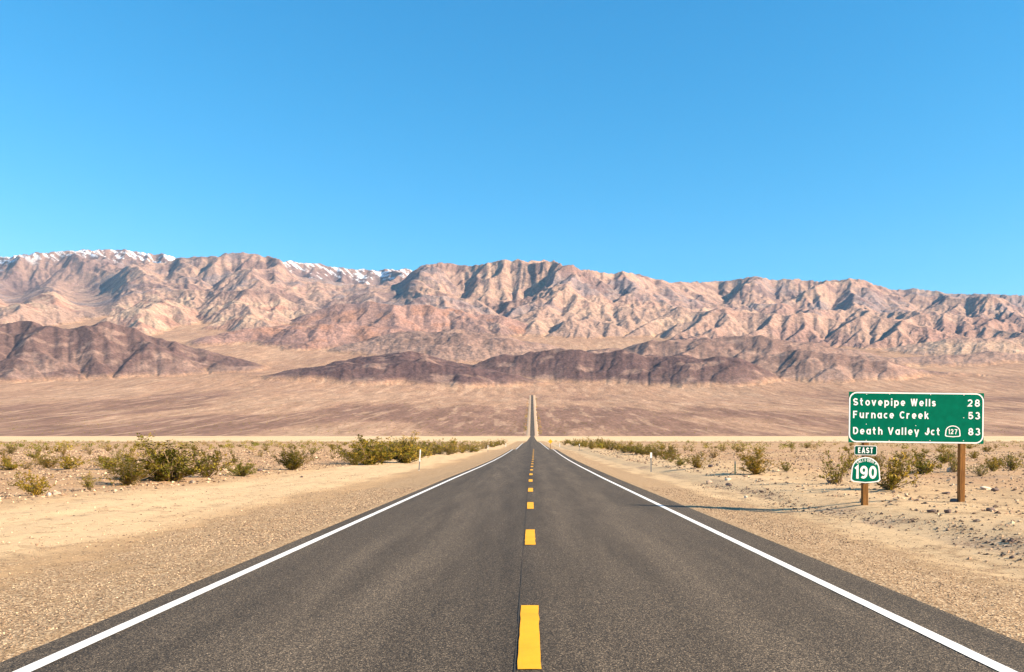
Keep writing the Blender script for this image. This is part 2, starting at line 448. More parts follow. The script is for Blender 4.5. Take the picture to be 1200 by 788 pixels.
for _ in range(5):
    row = HY - (Hs - CAMZ) / Ys * F
    row2 = np.where((ws > .5)[None, :] & (Ys < 16500), 9999, row)
    k = row2.argmin(0)
    fac = np.clip((zpx(tgt, Ys[k, ci]) - Bs[k, ci]) / np.maximum(Hs[k, ci] - Bs[k, ci], 50), .5, 2.2)
    w = ws[None, :] * sstep(14500, 16800, Ys) + (1 - ws[None, :]) * sstep(8200, 11500, Ys)
    fs = np.convolve(np.pad(fac, 15, mode='edge'), np.hanning(33)[1:-1] / np.hanning(33).sum(), 'valid')
    Hs = Bs + (Hs - Bs) * (1 + (fs[None, :] - 1) * w)
    f2 = np.clip((zpx(tgt + np.interp(pxs, [0, 130, 190, 230, 330, 350, 465, 480], [22, 22, 7, 6, 6, 17, 17, 6]), Ys) - Bs) / np.maximum(Hs - Bs, 50), 0, 1)      # nearer crests stay below the snowy skyline
    f2 = np.where((Ys > 9000) & (Ys < 16500), f2, 1).min(0)
    f2 = 1 + (f2 - 1) * ws
    f2 = np.convolve(np.pad(f2, 15, mode='edge'), np.hanning(33)[1:-1] / np.hanning(33).sum(), 'valid')
    Hs = Bs + (Hs - Bs) * (1 + (f2[None, :] - 1) * sstep(7500, 10500, Ys) * (1 - sstep(14500, 16800, Ys)))
rel = Hs - Bs
# low washes and rough ground on the fan itself
Hs = Hs + (1 - sstep(0, 30, rel)) * fbm(Xs / 60, Ys / 150, 3, 55) * 2.2

# geology colours
def lerp(a, b, t): return a + (b - a) * t[..., None]
def rgb(*c): return np.array(c, float)
n1 = fbm(Xs / 900, Ys / 900, 5, 61); n2 = fbm(Xs / 260, Ys / 260, 4, 62); n3 = fbm(Xs / 2200, Ys / 1500, 3, 63); n4 = fbm(Xs / 170, Ys / 110, 4, 64)
gy_, gx_ = np.gradient(Hs); slope = np.hypot(gy_ / (Ys * DS), gx_ / dxs)
TAN, PINK, BROWN, CREAM, GREY, RED, DARK, FANC, VARN = (rgb(.345,.230,.180), rgb(.325,.198,.160), rgb(.180,.116,.108), rgb(.42,.292,.212), rgb(.215,.178,.180), rgb(.32,.178,.128), rgb(.100,.062,.062), rgb(.365,.224,.146), rgb(.205,.118,.089))
Cg = np.ones(Hs.shape + (3,)) * TAN
is_ = lambda n: Rs == REG.index(n)
def put(mask, C):
    global Cg
    Cg = np.where(mask[..., None], C, Cg)
cm = lerp(lerp(np.ones(Hs.shape + (3,)) * TAN, PINK, sstep(-.1, .35, n1)), GREY, sstep(-.1, .4, n3 + .6 * n2) * .8)
cm = lerp(cm, BROWN, sstep(.05, .40, -n1 + .6 * n2) * .72)
cm = lerp(cm, CREAM, sstep(.12, .42, n1 - .5 * n3 + .5 * n4) * .6)
put(is_('main'), cm)
put(is_('snow'), lerp(cm, BROWN, np.full(Hs.shape, .55)))
hh = np.clip(rel / 1000, 0, 1)
zz = (Hs - Bs) + 60 * n2
ms = lerp(np.ones(Hs.shape + (3,)) * CREAM, PINK, sstep(-.1, .3, n2))
ms = lerp(ms, TAN, sstep(-.2, .3, n1)); ms = lerp(ms, BROWN, sstep(.52, .8, rel / np.maximum(1, (zpx(330, Ys) - Bs)) + .25 * n1) * .6)
ms = lerp(ms, RED, sstep(.28, .5, n2 - n1) * .45)
put(is_('mesa'), ms)
rd = lerp(np.ones(Hs.shape + (3,)) * PINK, RED, sstep(-.1, .3, n2)); rd = lerp(rd, BROWN, sstep(0, .4, n1) * .7)
put(is_('red'), rd)
pl = lerp(np.ones(Hs.shape + (3,)) * TAN, CREAM, sstep(-.2, .4, n1) * .6)
put(is_('pale'), pl)
bd = lerp(np.ones(Hs.shape + (3,)) * TAN, PINK, sstep(-.2, .3, n1) * .7); bd = lerp(bd, BROWN, sstep(.1, .4, n1 + .5 * n2) * .5)
put(is_('badland') , bd)
put(is_('tanhill'), lerp(np.ones(Hs.shape + (3,)) * CREAM, TAN, sstep(-.2, .4, n2)))
for nm, lightness in (('dark_mid', .55), ('dark_right', .46), ('dark_left', .16), ('dark_front', .04), ('dark_centre', .08), ('dark_east', .46)):
    k = is_(nm)
    top = np.maximum(1, np.percentile(rel[k], 97)) if k.any() else 1
    lo = sstep(.75, .1, rel / top + .6 * n2 + .5 * n1)
    t = np.clip(lightness + (.32 if lightness < .1 else .58) * lo * sstep(-.25, .3, n2 + n1 + lightness - .1) + .5 * sstep(.18, .42, n4), 0, .9)
    put(k, lerp(np.ones(Hs.shape + (3,)) * DARK, TAN * .92, t))
def fan_colour(X, Y):
    a = fbm(X / 520, Y / 1100, 4, 71); b = fbm(X / 120, Y / 600, 4, 72); c = fbm(X / 30, Y / 300, 3, 73)
    C = np.ones(X.shape + (3,)) * FANC
    far = sstep(3000, 3600, Y)
    C = lerp(C, VARN, sstep(-.10, .34, a + .55 * b + .12 * c + .10 - .3 * sstep(2300, 3100, Y)) * (.80 - .5 * far))
    C = lerp(C, rgb(.44,.285,.187), sstep(.10, .42, -a + .6 * c) * .6)
    C = lerp(C, rgb(.46,.30,.20), sstep(.18, .36, c) * .55)
    return C
fanw = 1 - sstep(2, 24, rel + 12 * n2)
Cg = lerp(Cg, fan_colour(Xs, Ys), fanw)
# snow lies in streaks down the high back range
streak = .8 * fbm(Us * 130 + np.log(Ys) * 60, np.log(Ys) * 22, 4, 81) + .6 * fbm(Us * 480 + np.log(Ys) * 200, np.log(Ys) * 40, 3, 82)
hi = sstep(zpx(tgt + 26, Ys), zpx(tgt, Ys), Hs)
snow = is_('snow') * sstep(.20, .32, streak + .48 * hi - .34) * sstep(16500, 17500, Ys)
Cg = lerp(Cg, rgb(.82, .83, .86), np.clip(snow, 0, 1))

V = np.stack([Xs, Ys, Hs], -1).reshape(-1, 3); Cv = Cg.reshape(-1, 3)
# normals of the whole sheet, so that pieces cut from it meet without a seam
tx = np.stack([np.gradient(Xs, axis=1), np.gradient(Ys, axis=1), np.gradient(Hs, axis=1)], -1)
ty = np.stack([np.gradient(Xs, axis=0), np.gradient(Ys, axis=0), np.gradient(Hs, axis=0)], -1)
Nn = np.cross(tx, ty); Nn /= np.linalg.norm(Nn, axis=-1, keepdims=True); Nn = Nn.reshape(-1, 3)
Q = grid_quads(NR, NU)
part = np.where(rel > 3, Rs, 0).ravel()
for nm in ('red', 'pale', 'badland', 'tanhill', 'mesa', 'dark_mid'):
    part[part == REG.index(nm)] = REG.index('main')
qreg = part[Q[:, 0]]
LAB = {
 'fan': ('alluvial_fan', 'tan gravel fan sloping up from the playa to the mountains', M_fan),
 'main': ('mountain_range', 'long pinkish tan eroded desert mountain range across the skyline', M_rock),
 'snow': ('snowy_mountain', 'distant brown ridge streaked with snow at the left skyline', M_rock),
 'dark_left': ('hill', 'dark purplish brown hills at the left foot of the mountains', M_hill),
 'dark_front': ('hill', 'low dark brown hill left of the far road', M_hill),
 'dark_centre': ('hill', 'wide dark brown hill straight behind the far end of the road', M_hill),
 'dark_east': ('hill', 'gullied brown and tan hill on the right behind the green sign', M_hill),
 'dark_right': ('hill', 'dark capped tan ridge behind the dark hills on the right', M_hill),
}
for nm, (oname, lab, mt) in LAB.items():
    q = Q[qreg == REG.index(nm)]
    used, inv = np.unique(q, return_inverse=True)
    o = np_mesh(oname, V[used], inv.reshape(-1, 4), mt)
    set_col(o, Cv[used])
    o.data.normals_split_custom_set_from_vertices(Nn[used])
    tag(o, lab, kind='structure')

# lower fan between the playa and the hills
Yl = np.exp(np.linspace(math.log(1380), S[0], 210)); Ul = np.linspace(U[0], U[-1], 760)
Yg, Ug = np.meshgrid(Yl, Ul, indexing='ij'); Xg = Ug * Yg
Zl = base_fan(Ug, Yg) + fbm(Xg / 60, Yg / 150, 3, 55) * 2.2 * sstep(1500, 2700, Yg) - .6 * (1 - sstep(1380, 1460, Yg))
o = np_mesh('alluvial_fan', np.stack([Xg, Yg, Zl], -1).reshape(-1, 3), grid_quads(*Zl.shape), M_fan)
set_col(o, fan_colour(Xg, Yg).reshape(-1, 3))
tag(o, 'lower gravel slope with dark varnished patches above the pale playa', kind='structure')

# ------------------------------------------------------------------ near ground: plain, roadside, playa
_ry = np.array([-80, 0, 40, 60, 80, 100, 125, 150, 168, 190, 250, 400, 590, 1000, 1380, 1450])
_rz = np.array([.99, 0, -.496, -.742, -.94, -1.07, -1.17, -1.22, -1.72, -1.92, -2.1, -2.4, -2.6, -2.8, -2.9, -2.6])
def road_z(Y):
    Y = np.asarray(Y, float)
    z = np.interp(Y, _ry, _rz)
    return z
def road_x(Y): return np.interp(Y, [-80, 40, 80, 140, 300, 590, 1500, 3300, 3400, 3550, 3750, 3950], [0, .02, .22, .5, .5, .8, 3, 5.5, 5, 2, -4, -12])
_py = np.array([-80, 0, 60, 150, 250, 400, 445, 1500])
_pz = np.array([.99, 0, -.74, -1.30, -1.98, -2.45, -3.15, -3.15])
_lx = np.array([-400, -60, -25, -16, -12, -9, -6.5, -5.0, -4.26, -3, 0, 3, 4.34, 5.3, 6.4, 7.3, 8.3, 9.5, 12, 30, 60, 400])
_lz = np.array([.10, .10, .02, -.04, -.07, -.10, -.15, -.12, -.07, -.12, -.12, -.12, -.07, -.12, -.15, -.10, .06, .17, .20, .18, .10, .10])
def ground_z(X, Y):
    X = np.asarray(X, float); Y = np.asarray(Y, float)
    xr = X - road_x(Y)
    far = sstep(160, 420, Y)
    plain = np.interp(Y, _py, _pz)
    near_road = sstep(26, 6, np.abs(xr))
    z = plain + (road_z(Y) - plain) * near_road + np.interp(xr, _lx, _lz) * (1 - .6 * far)
    d = np.clip(np.abs(xr) - 4.3, 0, 60)
    rough = sstep(0.3, 9, d) * (1 - sstep(300, 440, Y))
    z = z + rough * (.16 * fbm(X / 7, Y / 7, 4, 91) + .05 * fbm(X / 1.3, Y / 1.3, 3, 92)) + sstep(0.05, 1.2, d) * (1 - sstep(40, 90, Y)) * .018 * fbm(X / .35, Y / .35, 3, 93)
    return z
def place(px, py, lo=3.0, hi=430.0):
    """where the sight line through a photo pixel meets the ground"""
    Ys_ = np.geomspace(lo, hi, 4000); Xs_ = (px - VX) / F * Ys_
    row = HY + (CAMZ - ground_z(Xs_, Ys_)) * F / Ys_
    k = np.argmax(row <= py) if (row <= py).any() else len(Ys_) - 1
    Y = float(Ys_[k]); X = (px - VX) / F * Y
    return X, Y, float(ground_z(X, Y))

m, nt, b = new_mat('desert_sand', 0.95, 0.05); M_ground = m
gp = nd(nt, 'ShaderNodeNewGeometry').outputs['Position']
at = nd(nt, 'ShaderNodeAttribute', attribute_name='geo')          # colour of the soil
ag = nd(nt, 'ShaderNodeAttribute', attribute_name='gravel')       # how much loose gravel lies on it
sep = nd(nt, 'ShaderNodeSeparateColor'); nt.links.new(ag.outputs['Color'], sep.inputs[0])
vo = nd(nt, 'ShaderNodeTexVoronoi', i_Scale=38.0); nt.links.new(gp, vo.inputs['Vector'])
vo2 = nd(nt, 'ShaderNodeTexVoronoi', i_Scale=13.0); nt.links.new(gp, vo2.inputs['Vector'])
stone = ramp(nt, vo.outputs['Color'], [(0.05, (.12, .078, .046)), (.35, (.31, .20, .112)), (.65, (.45, .305, .178)), (0.95, (.68, .51, .32))])
stone2 = ramp(nt, vo2.outputs['Color'], [(0.1, (.12, .078, .058)), (.5, (.34, .225, .15)), (0.9, (.60, .44, .30))])
fn = noise(nt, gp, 60, 4, .7); fm = noise(nt, gp, 2.2, 6, .65); fl = noise(nt, gp, .35, 5, .6)
soil = mix(nt, 1.0, at.outputs['Color'], ramp(nt, fm, [(.25, gray(.80)), (.75, gray(1.16))]), 'MULTIPLY')
soil = mix(nt, 1.0, soil, ramp(nt, fn, [(.25, gray(.50)), (.5, gray(.98)), (.75, gray(1.28))]), 'MULTIPLY')
pick = nd(nt, 'ShaderNodeMath', operation='MULTIPLY_ADD'); nt.links.new(fn, pick.inputs[0]); pick.inputs[1].default_value = .55
nt.links.new(fm, pick.inputs[2])
p2 = nd(nt, 'ShaderNodeMath', operation='ADD'); nt.links.new(pick.outputs[0], p2.inputs[0]); nt.links.new(sep.outputs[0], p2.inputs[1])
gm = ramp(nt, p2.outputs[0], [(.86, gray(0)), (1.0, gray(1))])
p3 = nd(nt, 'ShaderNodeMath', operation='ADD'); nt.links.new(fl, p3.inputs[0]); nt.links.new(sep.outputs[1], p3.inputs[1])
gm2 = ramp(nt, p3.outputs[0], [(.84, gray(0)), (1.0, gray(.75))])
c = mix(nt, gm, soil, stone); c = mix(nt, gm2, c, stone2)
nt.links.new(c, b.inputs['Base Color'])
hb = nd(nt, 'ShaderNodeMath', operation='ADD')
hv = nd(nt, 'ShaderNodeMath', operation='MULTIPLY'); nt.links.new(vo.outputs['Distance'], hv.inputs[0]); nt.links.new(gm, hv.inputs[1])
nt.links.new(hv.outputs[0], hb.inputs[0]); nt.links.new(fn, hb.inputs[1])
bump(nt, hb.outputs[0], 0.8, 0.016, b)

rows = np.concatenate([np.linspace(-60, 2, 30), 2 + np.geomspace(.12, 1400, 560) - .1])
t = np.linspace(-1, 1, 501)
half = np.sinh(t * 4.2) / np.sinh(4.2)
RY, T = np.meshgrid(rows, half, indexing='ij')
RX = T * (75 + 0.95 * np.maximum(RY, 0)) + road_x(RY)
RZ = ground_z(RX, RY)
o = np_mesh('desert_ground', np.stack([RX, RY, RZ], -1).reshape(-1, 3), grid_quads(*RZ.shape), M_ground)
SAND, PALE, PLAIN, PLAYA = rgb(.47,.31,.17), rgb(.64,.455,.265), rgb(.43,.265,.15), rgb(.66,.475,.28)
xr = RX - road_x(RY)
w1 = fbm(RX / 1.5, RY / 6, 4, 101)
Cn = np.ones(RX.shape + (3,)) * SAND
side = np.where(xr < 0, sstep(7.2, 8.6, -xr + .8 * w1) * (1 - sstep(12, 15.5, -xr + w1)), sstep(5.4, 6.6, xr + .6 * w1) * (1 - .6 * sstep(8, 14, xr + w1)))
Cn = lerp(Cn, PALE, side * .9)
plain_w = np.where(xr < 0, sstep(13, 17, -xr + 1.5 * w1), sstep(12, 19, xr + 2 * w1))
Cn = lerp(Cn, PLAIN, plain_w * (.45 + .55 * sstep(-.3, .3, fbm(RX / 14, RY / 30, 4, 103))))
edge = sstep(330, 400, RY) * (1 - sstep(425, 450, RY))
Cn = lerp(Cn, rgb(.17, .115, .10), edge * .85 * sstep(20, 40, np.abs(xr)))
Cn = lerp(Cn, PLAYA, sstep(425, 450, RY))
Cn = lerp(Cn, rgb(.36, .25, .18), sstep(430, 470, RY) * sstep(.25, .45, fbm(RX / 90, RY / 260, 3, 105)) * .35)
set_col(o, Cn.reshape(-1, 3))
gr = np.zeros(RX.shape + (3,))
gr[..., 0] = np.where(xr < 0, .28 * (1 - sstep(5.4, 8.2, -xr + 1.6 * w1)) + .03, .30 * (1 - sstep(5.2, 7.2, xr + 1.0 * w1)) + .04) + .10 * fbm(RX / .9, RY / 4, 3, 107)
gr[..., 1] = np.where(xr < 0, .30 * plain_w, .30 * sstep(6.9, 7.3, xr + .4 * w1) * (1 - sstep(7.9, 8.6, xr + .4 * w1)) + .28 * plain_w + .06)
gr[..., :2] *= (1 - sstep(400, 440, RY))[..., None]
set_col(o, gr.reshape(-1, 3), 'gravel')
tag(o, 'sandy desert plain with gravel shoulders and pale playa beyond', kind='structure')

# ------------------------------------------------------------------ road
m, nt, b = new_mat('asphalt', 0.85, 0.25); M_asphalt = m
gp = nd(nt, 'ShaderNodeNewGeometry').outputs['Position']
vo = nd(nt, 'ShaderNodeTexVoronoi', i_Scale=105.0); nt.links.new(gp, vo.inputs['Vector'])
agg = ramp(nt, vo.outputs['Color'], [(0.0, (.010, .009, .008)), (.40, (.030, .027, .023)), (.72, (.085, .074, .060)), (1.0, (.29, .252, .20))])
f1 = noise(nt, mapping(nt, gp, (1.0, .07, 1)), 1.9, 6, .62)
f2 = noise(nt, gp, 26, 3, .6)
sx = nd(nt, 'ShaderNodeSeparateXYZ'); nt.links.new(gp, sx.inputs[0])
wob = nd(nt, 'ShaderNodeMath', operation='MULTIPLY_ADD'); nt.links.new(f1, wob.inputs[0]); wob.inputs[1].default_value = .5; nt.links.new(sx.outputs[0], wob.inputs[2])
mr = nd(nt, 'ShaderNodeMapRange'); nt.links.new(wob.outputs[0], mr.inputs[0])
mr.inputs[1].default_value = -4.2; mr.inputs[2].default_value = 4.8
W = lambda v: gray(v)
track = ramp(nt, mr.outputs[0], [(0, W(.95)), (.17, W(.84)), (.24, W(1.05)), (.32, W(1.14)), (.40, W(.92)), (.485, W(.76)), (.515, W(.84)), (.56, W(1.06)), (.64, W(.88)), (.72, W(1.14)), (.80, W(.86)), (.90, W(1.0)), (1, W(.88))])
c = mix(nt, 1.0, agg, track, 'MULTIPLY')
c = mix(nt, 1.0, c, ramp(nt, f1, [(.3, gray(.70)), (.7, gray(1.30))]), 'MULTIPLY')
c = mix(nt, 1.0, c, ramp(nt, f2, [(.3, gray(.85)), (.7, gray(1.15))]), 'MULTIPLY')
c = mix(nt, 1.0, c, (1.37, 1.19, .99), 'MULTIPLY')
nt.links.new(c, b.inputs['Base Color'])
bump(nt, vo.outputs['Distance'], 0.5, 0.006, b)
def mat_paint(name, base, lo):
    m, nt, b = new_mat(name, 0.7, 0.3)
    gp = nd(nt, 'ShaderNodeNewGeometry').outputs['Position']
    f = noise(nt, gp, 55, 4, .7); g = noise(nt, gp, 3, 5, .6)
    c = mix(nt, ramp(nt, f, [(.28, gray(1)), (.40, gray(0))]), base, lo)
    c = mix(nt, 1.0, c, ramp(nt, g, [(.3, gray(.86)), (.7, gray(1.05))]), 'MULTIPLY')
    nt.links.new(c, b.inputs['Base Color'])
    bump(nt, f, .4, .004, b)
    return m
M_white = mat_paint('white_road_paint', (.80, .78, .74), (.62, .58, .52))
M_yellow = mat_paint('yellow_road_paint', (.80, .375, .009), (.66, .28, .008))
def crown(xr): return -.018 * np.abs(xr)
def surf_z(xr, Y): return np.where(Y <= 1450, road_z(Y), 0) + crown(xr)
def fan_top(X, Y):
    return base_fan(X / Y, Y) + fbm(X / 60, Y / 150, 3, 55) * 2.2 * sstep(1500, 2700, Y)
def rz_all(Y):
    Y = np.asarray(Y, float)
    near = road_z(np.minimum(Y, 1450))
    far = fan_top(road_x(np.maximum(Y, 1400)), np.maximum(Y, 1400)) + .9
    return np.where(Y < 1400, near, near + (far - near) * sstep(1400, 1500, Y))
ys = np.concatenate([np.linspace(-50, 20, 150), np.geomspace(20.5, 175, 200), np.geomspace(177, 3360, 260)])
eL = -4.26 + .05 * fbm(ys / .9, ys * 0, 3, 111) + .06 * fbm(ys / 7, ys * 0, 2, 112)
eR = 4.34 + .05 * fbm(ys / .9, ys * 0 + 5, 3, 113) + .07 * fbm(ys / 7, ys * 0 + 5, 2, 114)
prof = []
for k, fr in enumerate([0, 0, .12, .3, .5, .7, .88, 1, 1]):
    x = eL + (eR - eL) * fr
    z = rz_all(ys) + crown(x) + (-.16 if k in (0, 8) else 0)
    prof.append(np.stack([road_x(ys) + x + (-.03 if k == 0 else .03 if k == 8 else 0), ys, z], -1))
P = np.stack(prof, 1)
road = np_mesh('road', P.reshape(-1, 3), grid_quads(len(ys), 9), M_asphalt, None, False)
tag(road, 'straight two lane asphalt road running to the mountains', kind='structure')
def strip(name, xa, xb, y0, y1, n, m, lift, jit=.006, seed=0):
    yy = np.geomspace(y0 + 60, y1 + 60, n) - 60 if n > 12 else np.linspace(y0, y1, n)
    a = xa + jit * fbm(yy / .12, yy * 0 + seed, 3, 121); c = xb + jit * fbm(yy / .12, yy * 0 + seed, 3, 131)
    y2 = yy.copy()
    row = lambda x: np.stack([road_x(yy) + x, y2, rz_all(yy) + crown(x) + lift], -1)
    Pm = np.stack([row(a), row((a + c) / 2), row(c)], 1)
    return np_mesh(name, Pm.reshape(-1, 3), grid_quads(len(yy), 3), m, road)
strip('edge_line', -3.86, -3.72, -50, 160, 900, M_white, .006, seed=1)
strip('edge_line', 3.45, 3.59, -50, 160, 900, M_white, .006, seed=2)
strip('edge_line', -3.88, -3.70, 172, 1380, 160, M_white, .02, 0)
strip('edge_line', 3.43, 3.61, 172, 1380, 160, M_white, .02, 0)
# yellow dashes: 7.3 m cycle, the far end of the nearest visible one at about 10.3 m
d0 = 1.63 * F / 190 * 1.0
for k in range(-3, 20):
    ye = d0 + 7.32 * k
    strip('centre_dash', -.112, .060, ye - 2.35, ye, 12, M_yellow, .006, .012, seed=10 + k)
strip('paving_seam', -.135, -.127, -50, 150, 500, mat_plain('seam_tar', (.05, .045, .039), .9, .2), .003, .012, seed=40)
# pale graded shoulders of the far road
M_shoulder = mat_plain('graded_shoulder', (.47, .33, .22), .95, .05, .15, .5)
for sgn in (-1, 1):
    yy = np.geomspace(170, 3370, 200)
    w = np.interp(yy, [170, 600, 1500, 3400], [3.0, 4.0, 5.5, 6.0])
    Pm = np.stack([np.stack([road_x(yy) + sgn * x, yy, rz_all(yy) + dz], -1) for x, dz in ((4.2, -.12), (4.2 + w * .6, -.16), (4.2 + w, -.22), (4.2 + w * 1.5, -1.4))], 1)
    q = grid_quads(len(yy), 4)
    o = np_mesh('road_shoulder', Pm.reshape(-1, 3), q, M_shoulder)
    tag(o, ('left' if sgn < 0 else 'right') + ' pale graded shoulder of the far road', kind='structure')

# ------------------------------------------------------------------ road signs
def box(bm, x0, x1, y0, y1, z0, z1, bev=0.0):
    vs = [bm.verts.new((x, y, z)) for x in (x0, x1) for y in (y0, y1) for z in (z0, z1)]
    f = [(0, 1, 3, 2), (4, 6, 7, 5), (0, 4, 5, 1), (2, 3, 7, 6), (0, 2, 6, 4), (1, 5, 7, 3)]
    fs = [bm.faces.new([vs[i] for i in q]) for q in f]
    if bev: bmesh.ops.bevel(bm, geom=list({e for q in fs for e in q.edges}), offset=bev, segments=1, affect='EDGES')
def bm_obj(name, bm, m, parent=None, smooth=False):
    bmesh.ops.recalc_face_normals(bm, faces=bm.faces[:])
    me = bpy.data.meshes.new(name); bm.to_mesh(me); bm.free()
    if smooth: me.shade_smooth()
    me.materials.append(m)
    return link(bpy.data.objects.new(name, me), parent)
def round_rect(w, h, rad, n=8):
    pts = []
    for cx, cz, a0 in ((w / 2 - rad, h / 2 - rad, 0), (-w / 2 + rad, h / 2 - rad, 90), (-w / 2 + rad, -h / 2 + rad, 180), (w / 2 - rad, -h / 2 + rad, 270)):
        for k in range(n + 1):
            a = math.radians(a0 + 90 * k / n); pts.append((cx + rad * math.cos(a), cz + rad * math.sin(a)))
    return pts
def plate(name, pts, y0, y1, m, parent):
    """flat outline in x-z with front at y0 and back at y1"""
    n = len(pts); V = [(x, y0, z) for x, z in pts] + [(x, y1, z) for x, z in pts]
    Fc = [tuple(range(n)), tuple(range(2 * n - 1, n - 1, -1))] + [(i, (i + 1) % n, n + (i + 1) % n, n + i) for i in range(n)]
    bm = bmesh.new(); vs = [bm.verts.new(v) for v in V]
    for f in Fc: bm.faces.new([vs[i] for i in f])
    return bm_obj(name, bm, m, parent)
def ring(name, outer, inner, y, m, parent, t=.002):
    n = len(outer)
    V = [(x, y, z) for x, z in outer] + [(x, y, z) for x, z in inner]
    Fc = [(i, (i + 1) % n, n + (i + 1) % n, n + i) for i in range(n)]
    return mesh_obj(name, V, Fc, m, parent)
def A(cx, cz, rx, rz, a0, a1, n=12):
    return [(cx + rx * math.cos(math.radians(a0 + (a1 - a0) * k / n)), cz + rz * math.sin(math.radians(a0 + (a1 - a0) * k / n))) for k in range(n + 1)]
def El(cx, cz, rx, rz): return A(cx, cz, rx, rz, 0, 360, 22)
GLYPH = {
 'S': [A(.35, .69, .25, .21, 18, 270) + A(.35, .29, .27, .19, 90, -160)],
 't': [[(.2, 1), (.2, .26)] + A(.35, .25, .15, .16, 180, 285), [(0, .66), (.44, .66)]], 'o': [El(.33, .375, .24, .285)],
 'v': [[(.06, .75), (.31, 0)], [(.56, .75), (.29, 0)]], 'e': [[(.11, .36), (.55, .36)] + A(.33, .375, .23, .285, 0, 312)],
 'p': [[(.1, .75), (.1, -.25)], El(.35, .375, .25, .285)], 'i': [[(.1, .72), (.1, 0)], [(.1, .84), (.1, 1.02)]],
 'W': [[(.06, 1), (.28, 0)], [(.47, 1), (.26, 0)], [(.47, 1), (.68, 0)], [(.88, 1), (.66, 0)]], 'l': [[(.1, 1), (.1, 0)]],
 's': [A(.26, .52, .18, .14, 15, 270) + A(.26, .235, .19, .145, 90, -165)], 'F': [[(.1, 0), (.1, .9), (.6, .9)], [(.1, .5), (.52, .5)]],
 'u': [[(.1, .75), (.1, .32)] + A(.32, .31, .22, .21, 180, 360) + [(.54, .75)], [(.54, .3), (.54, 0)]],
 'r': [[(.1, .75), (.1, 0)], A(.36, .38, .26, .28, 175, 75)], 'n': [[(.1, .75), (.1, 0)], A(.32, .43, .22, .23, 180, 0) + [(.54, 0)]],
 'a': [El(.33, .375, .23, .285), [(.56, .75), (.56, 0)]], 'c': [A(.33, .375, .23, .285, 48, 312)], 'C': [A(.42, .5, .32, .4, 45, 315)],
 'k': [[(.1, 1), (.1, 0)], [(.5, .75), (.12, .28)], [(.25, .44), (.55, 0)]],
 'D': [[(.1, .1), (.1, .9), (.3, .9)] + A(.32, .5, .34, .4, 90, -90) + [(.1, .1)]], 'h': [[(.1, 1), (.1, 0)], A(.32, .43, .22, .23, 180, 0) + [(.54, 0)]],
 'V': [[(.06, 1), (.38, 0)], [(.70, 1), (.36, 0)]], 'y': [[(.06, .75), (.33, .04)], [(.60, .75), (.28, -.25)]], 'J': [[(.52, 1), (.52, .36)] + A(.31, .36, .21, .26, 0, -175)],
 '2': [A(.34, .66, .25, .24, 165, -28) + [(.12, .1), (.64, .1)]], '8': [El(.35, .7, .21, .2), El(.35, .29, .26, .2)],
 '5': [[(.58, .9), (.16, .9), (.13, .5)] + A(.33, .34, .27, .24, 125, -155)], '3': [A(.32, .7, .22, .2, 150, -85), A(.32, .3, .27, .21, 82, -155)],
 '1': [[(.05, .76), (.25, .93), (.25, 0)]], '7': [[(.05, .9), (.6, .9), (.26, 0)]], '9': [El(.34, .66, .24, .24), [(.58, .62)] + A(.3, .44, .28, .34, 10, -125)],
 '0': [El(.34, .5, .25, .4)], 'E': [[(.56, .9), (.1, .9), (.1, .1), (.56, .1)], [(.1, .5), (.48, .5)]], 'A': [[(.05, 0), (.38, 1)], [(.69, 0), (.36, 1)], [(.17, .3), (.57, .3)]],
 'T': [[(.02, .9), (.62, .9)], [(.32, .9), (.32, 0)]], 'L': [[(.1, 1), (.1, .1), (.52, .1)]], 'I': [[(.1, 1), (.1, 0)]], 'O': [El(.4, .5, .3, .4)],
 'R': [[(.1, 0), (.1, .9), (.34, .9)] + A(.36, .68, .22, .22, 90, -90) + [(.1, .46)], [(.34, .46), (.6, 0)]], 'N': [[(.1, 0), (.1, .9), (.56, .1), (.56, 1)]],
}
def glyph_mesh(ch, size, stroke, xs):
    V, Fc = [], []
    for si, pl in enumerate(GLYPH[ch]):
        closed = len(pl) > 20 and math.dist(pl[0], pl[-1]) < 1e-6
        P = [Vector((x * xs, z)) for x, z in pl]
        if closed: P = P[:-1]
        n = len(P); base = len(V)
        for k in range(n):
            d0 = (P[k] - P[k - 1]).normalized() if (k or closed) else None
            d1 = (P[(k + 1) % n] - P[k]).normalized() if (k < n - 1 or closed) else None
            if d0 is None: d0 = d1
            if d1 is None: d1 = d0
            t = (d0 + d1); t = t.normalized() if t.length > .2 else d1
            nv = Vector((-t.y, t.x)); mit = stroke / 2 / max(.45, nv.dot(Vector((-d1.y, d1.x))))
            for sg in (1, -1):
                q = P[k] + nv * mit * sg; V.append((q.x * size, -.0004 * si, q.y * size))
        for k in range(n if closed else n - 1):
            a_, b_ = base + 2 * k, base + 2 * ((k + 1) % n)
            Fc.append((a_, a_ + 1, b_ + 1, b_))
    return V, Fc
GCACHE = {}
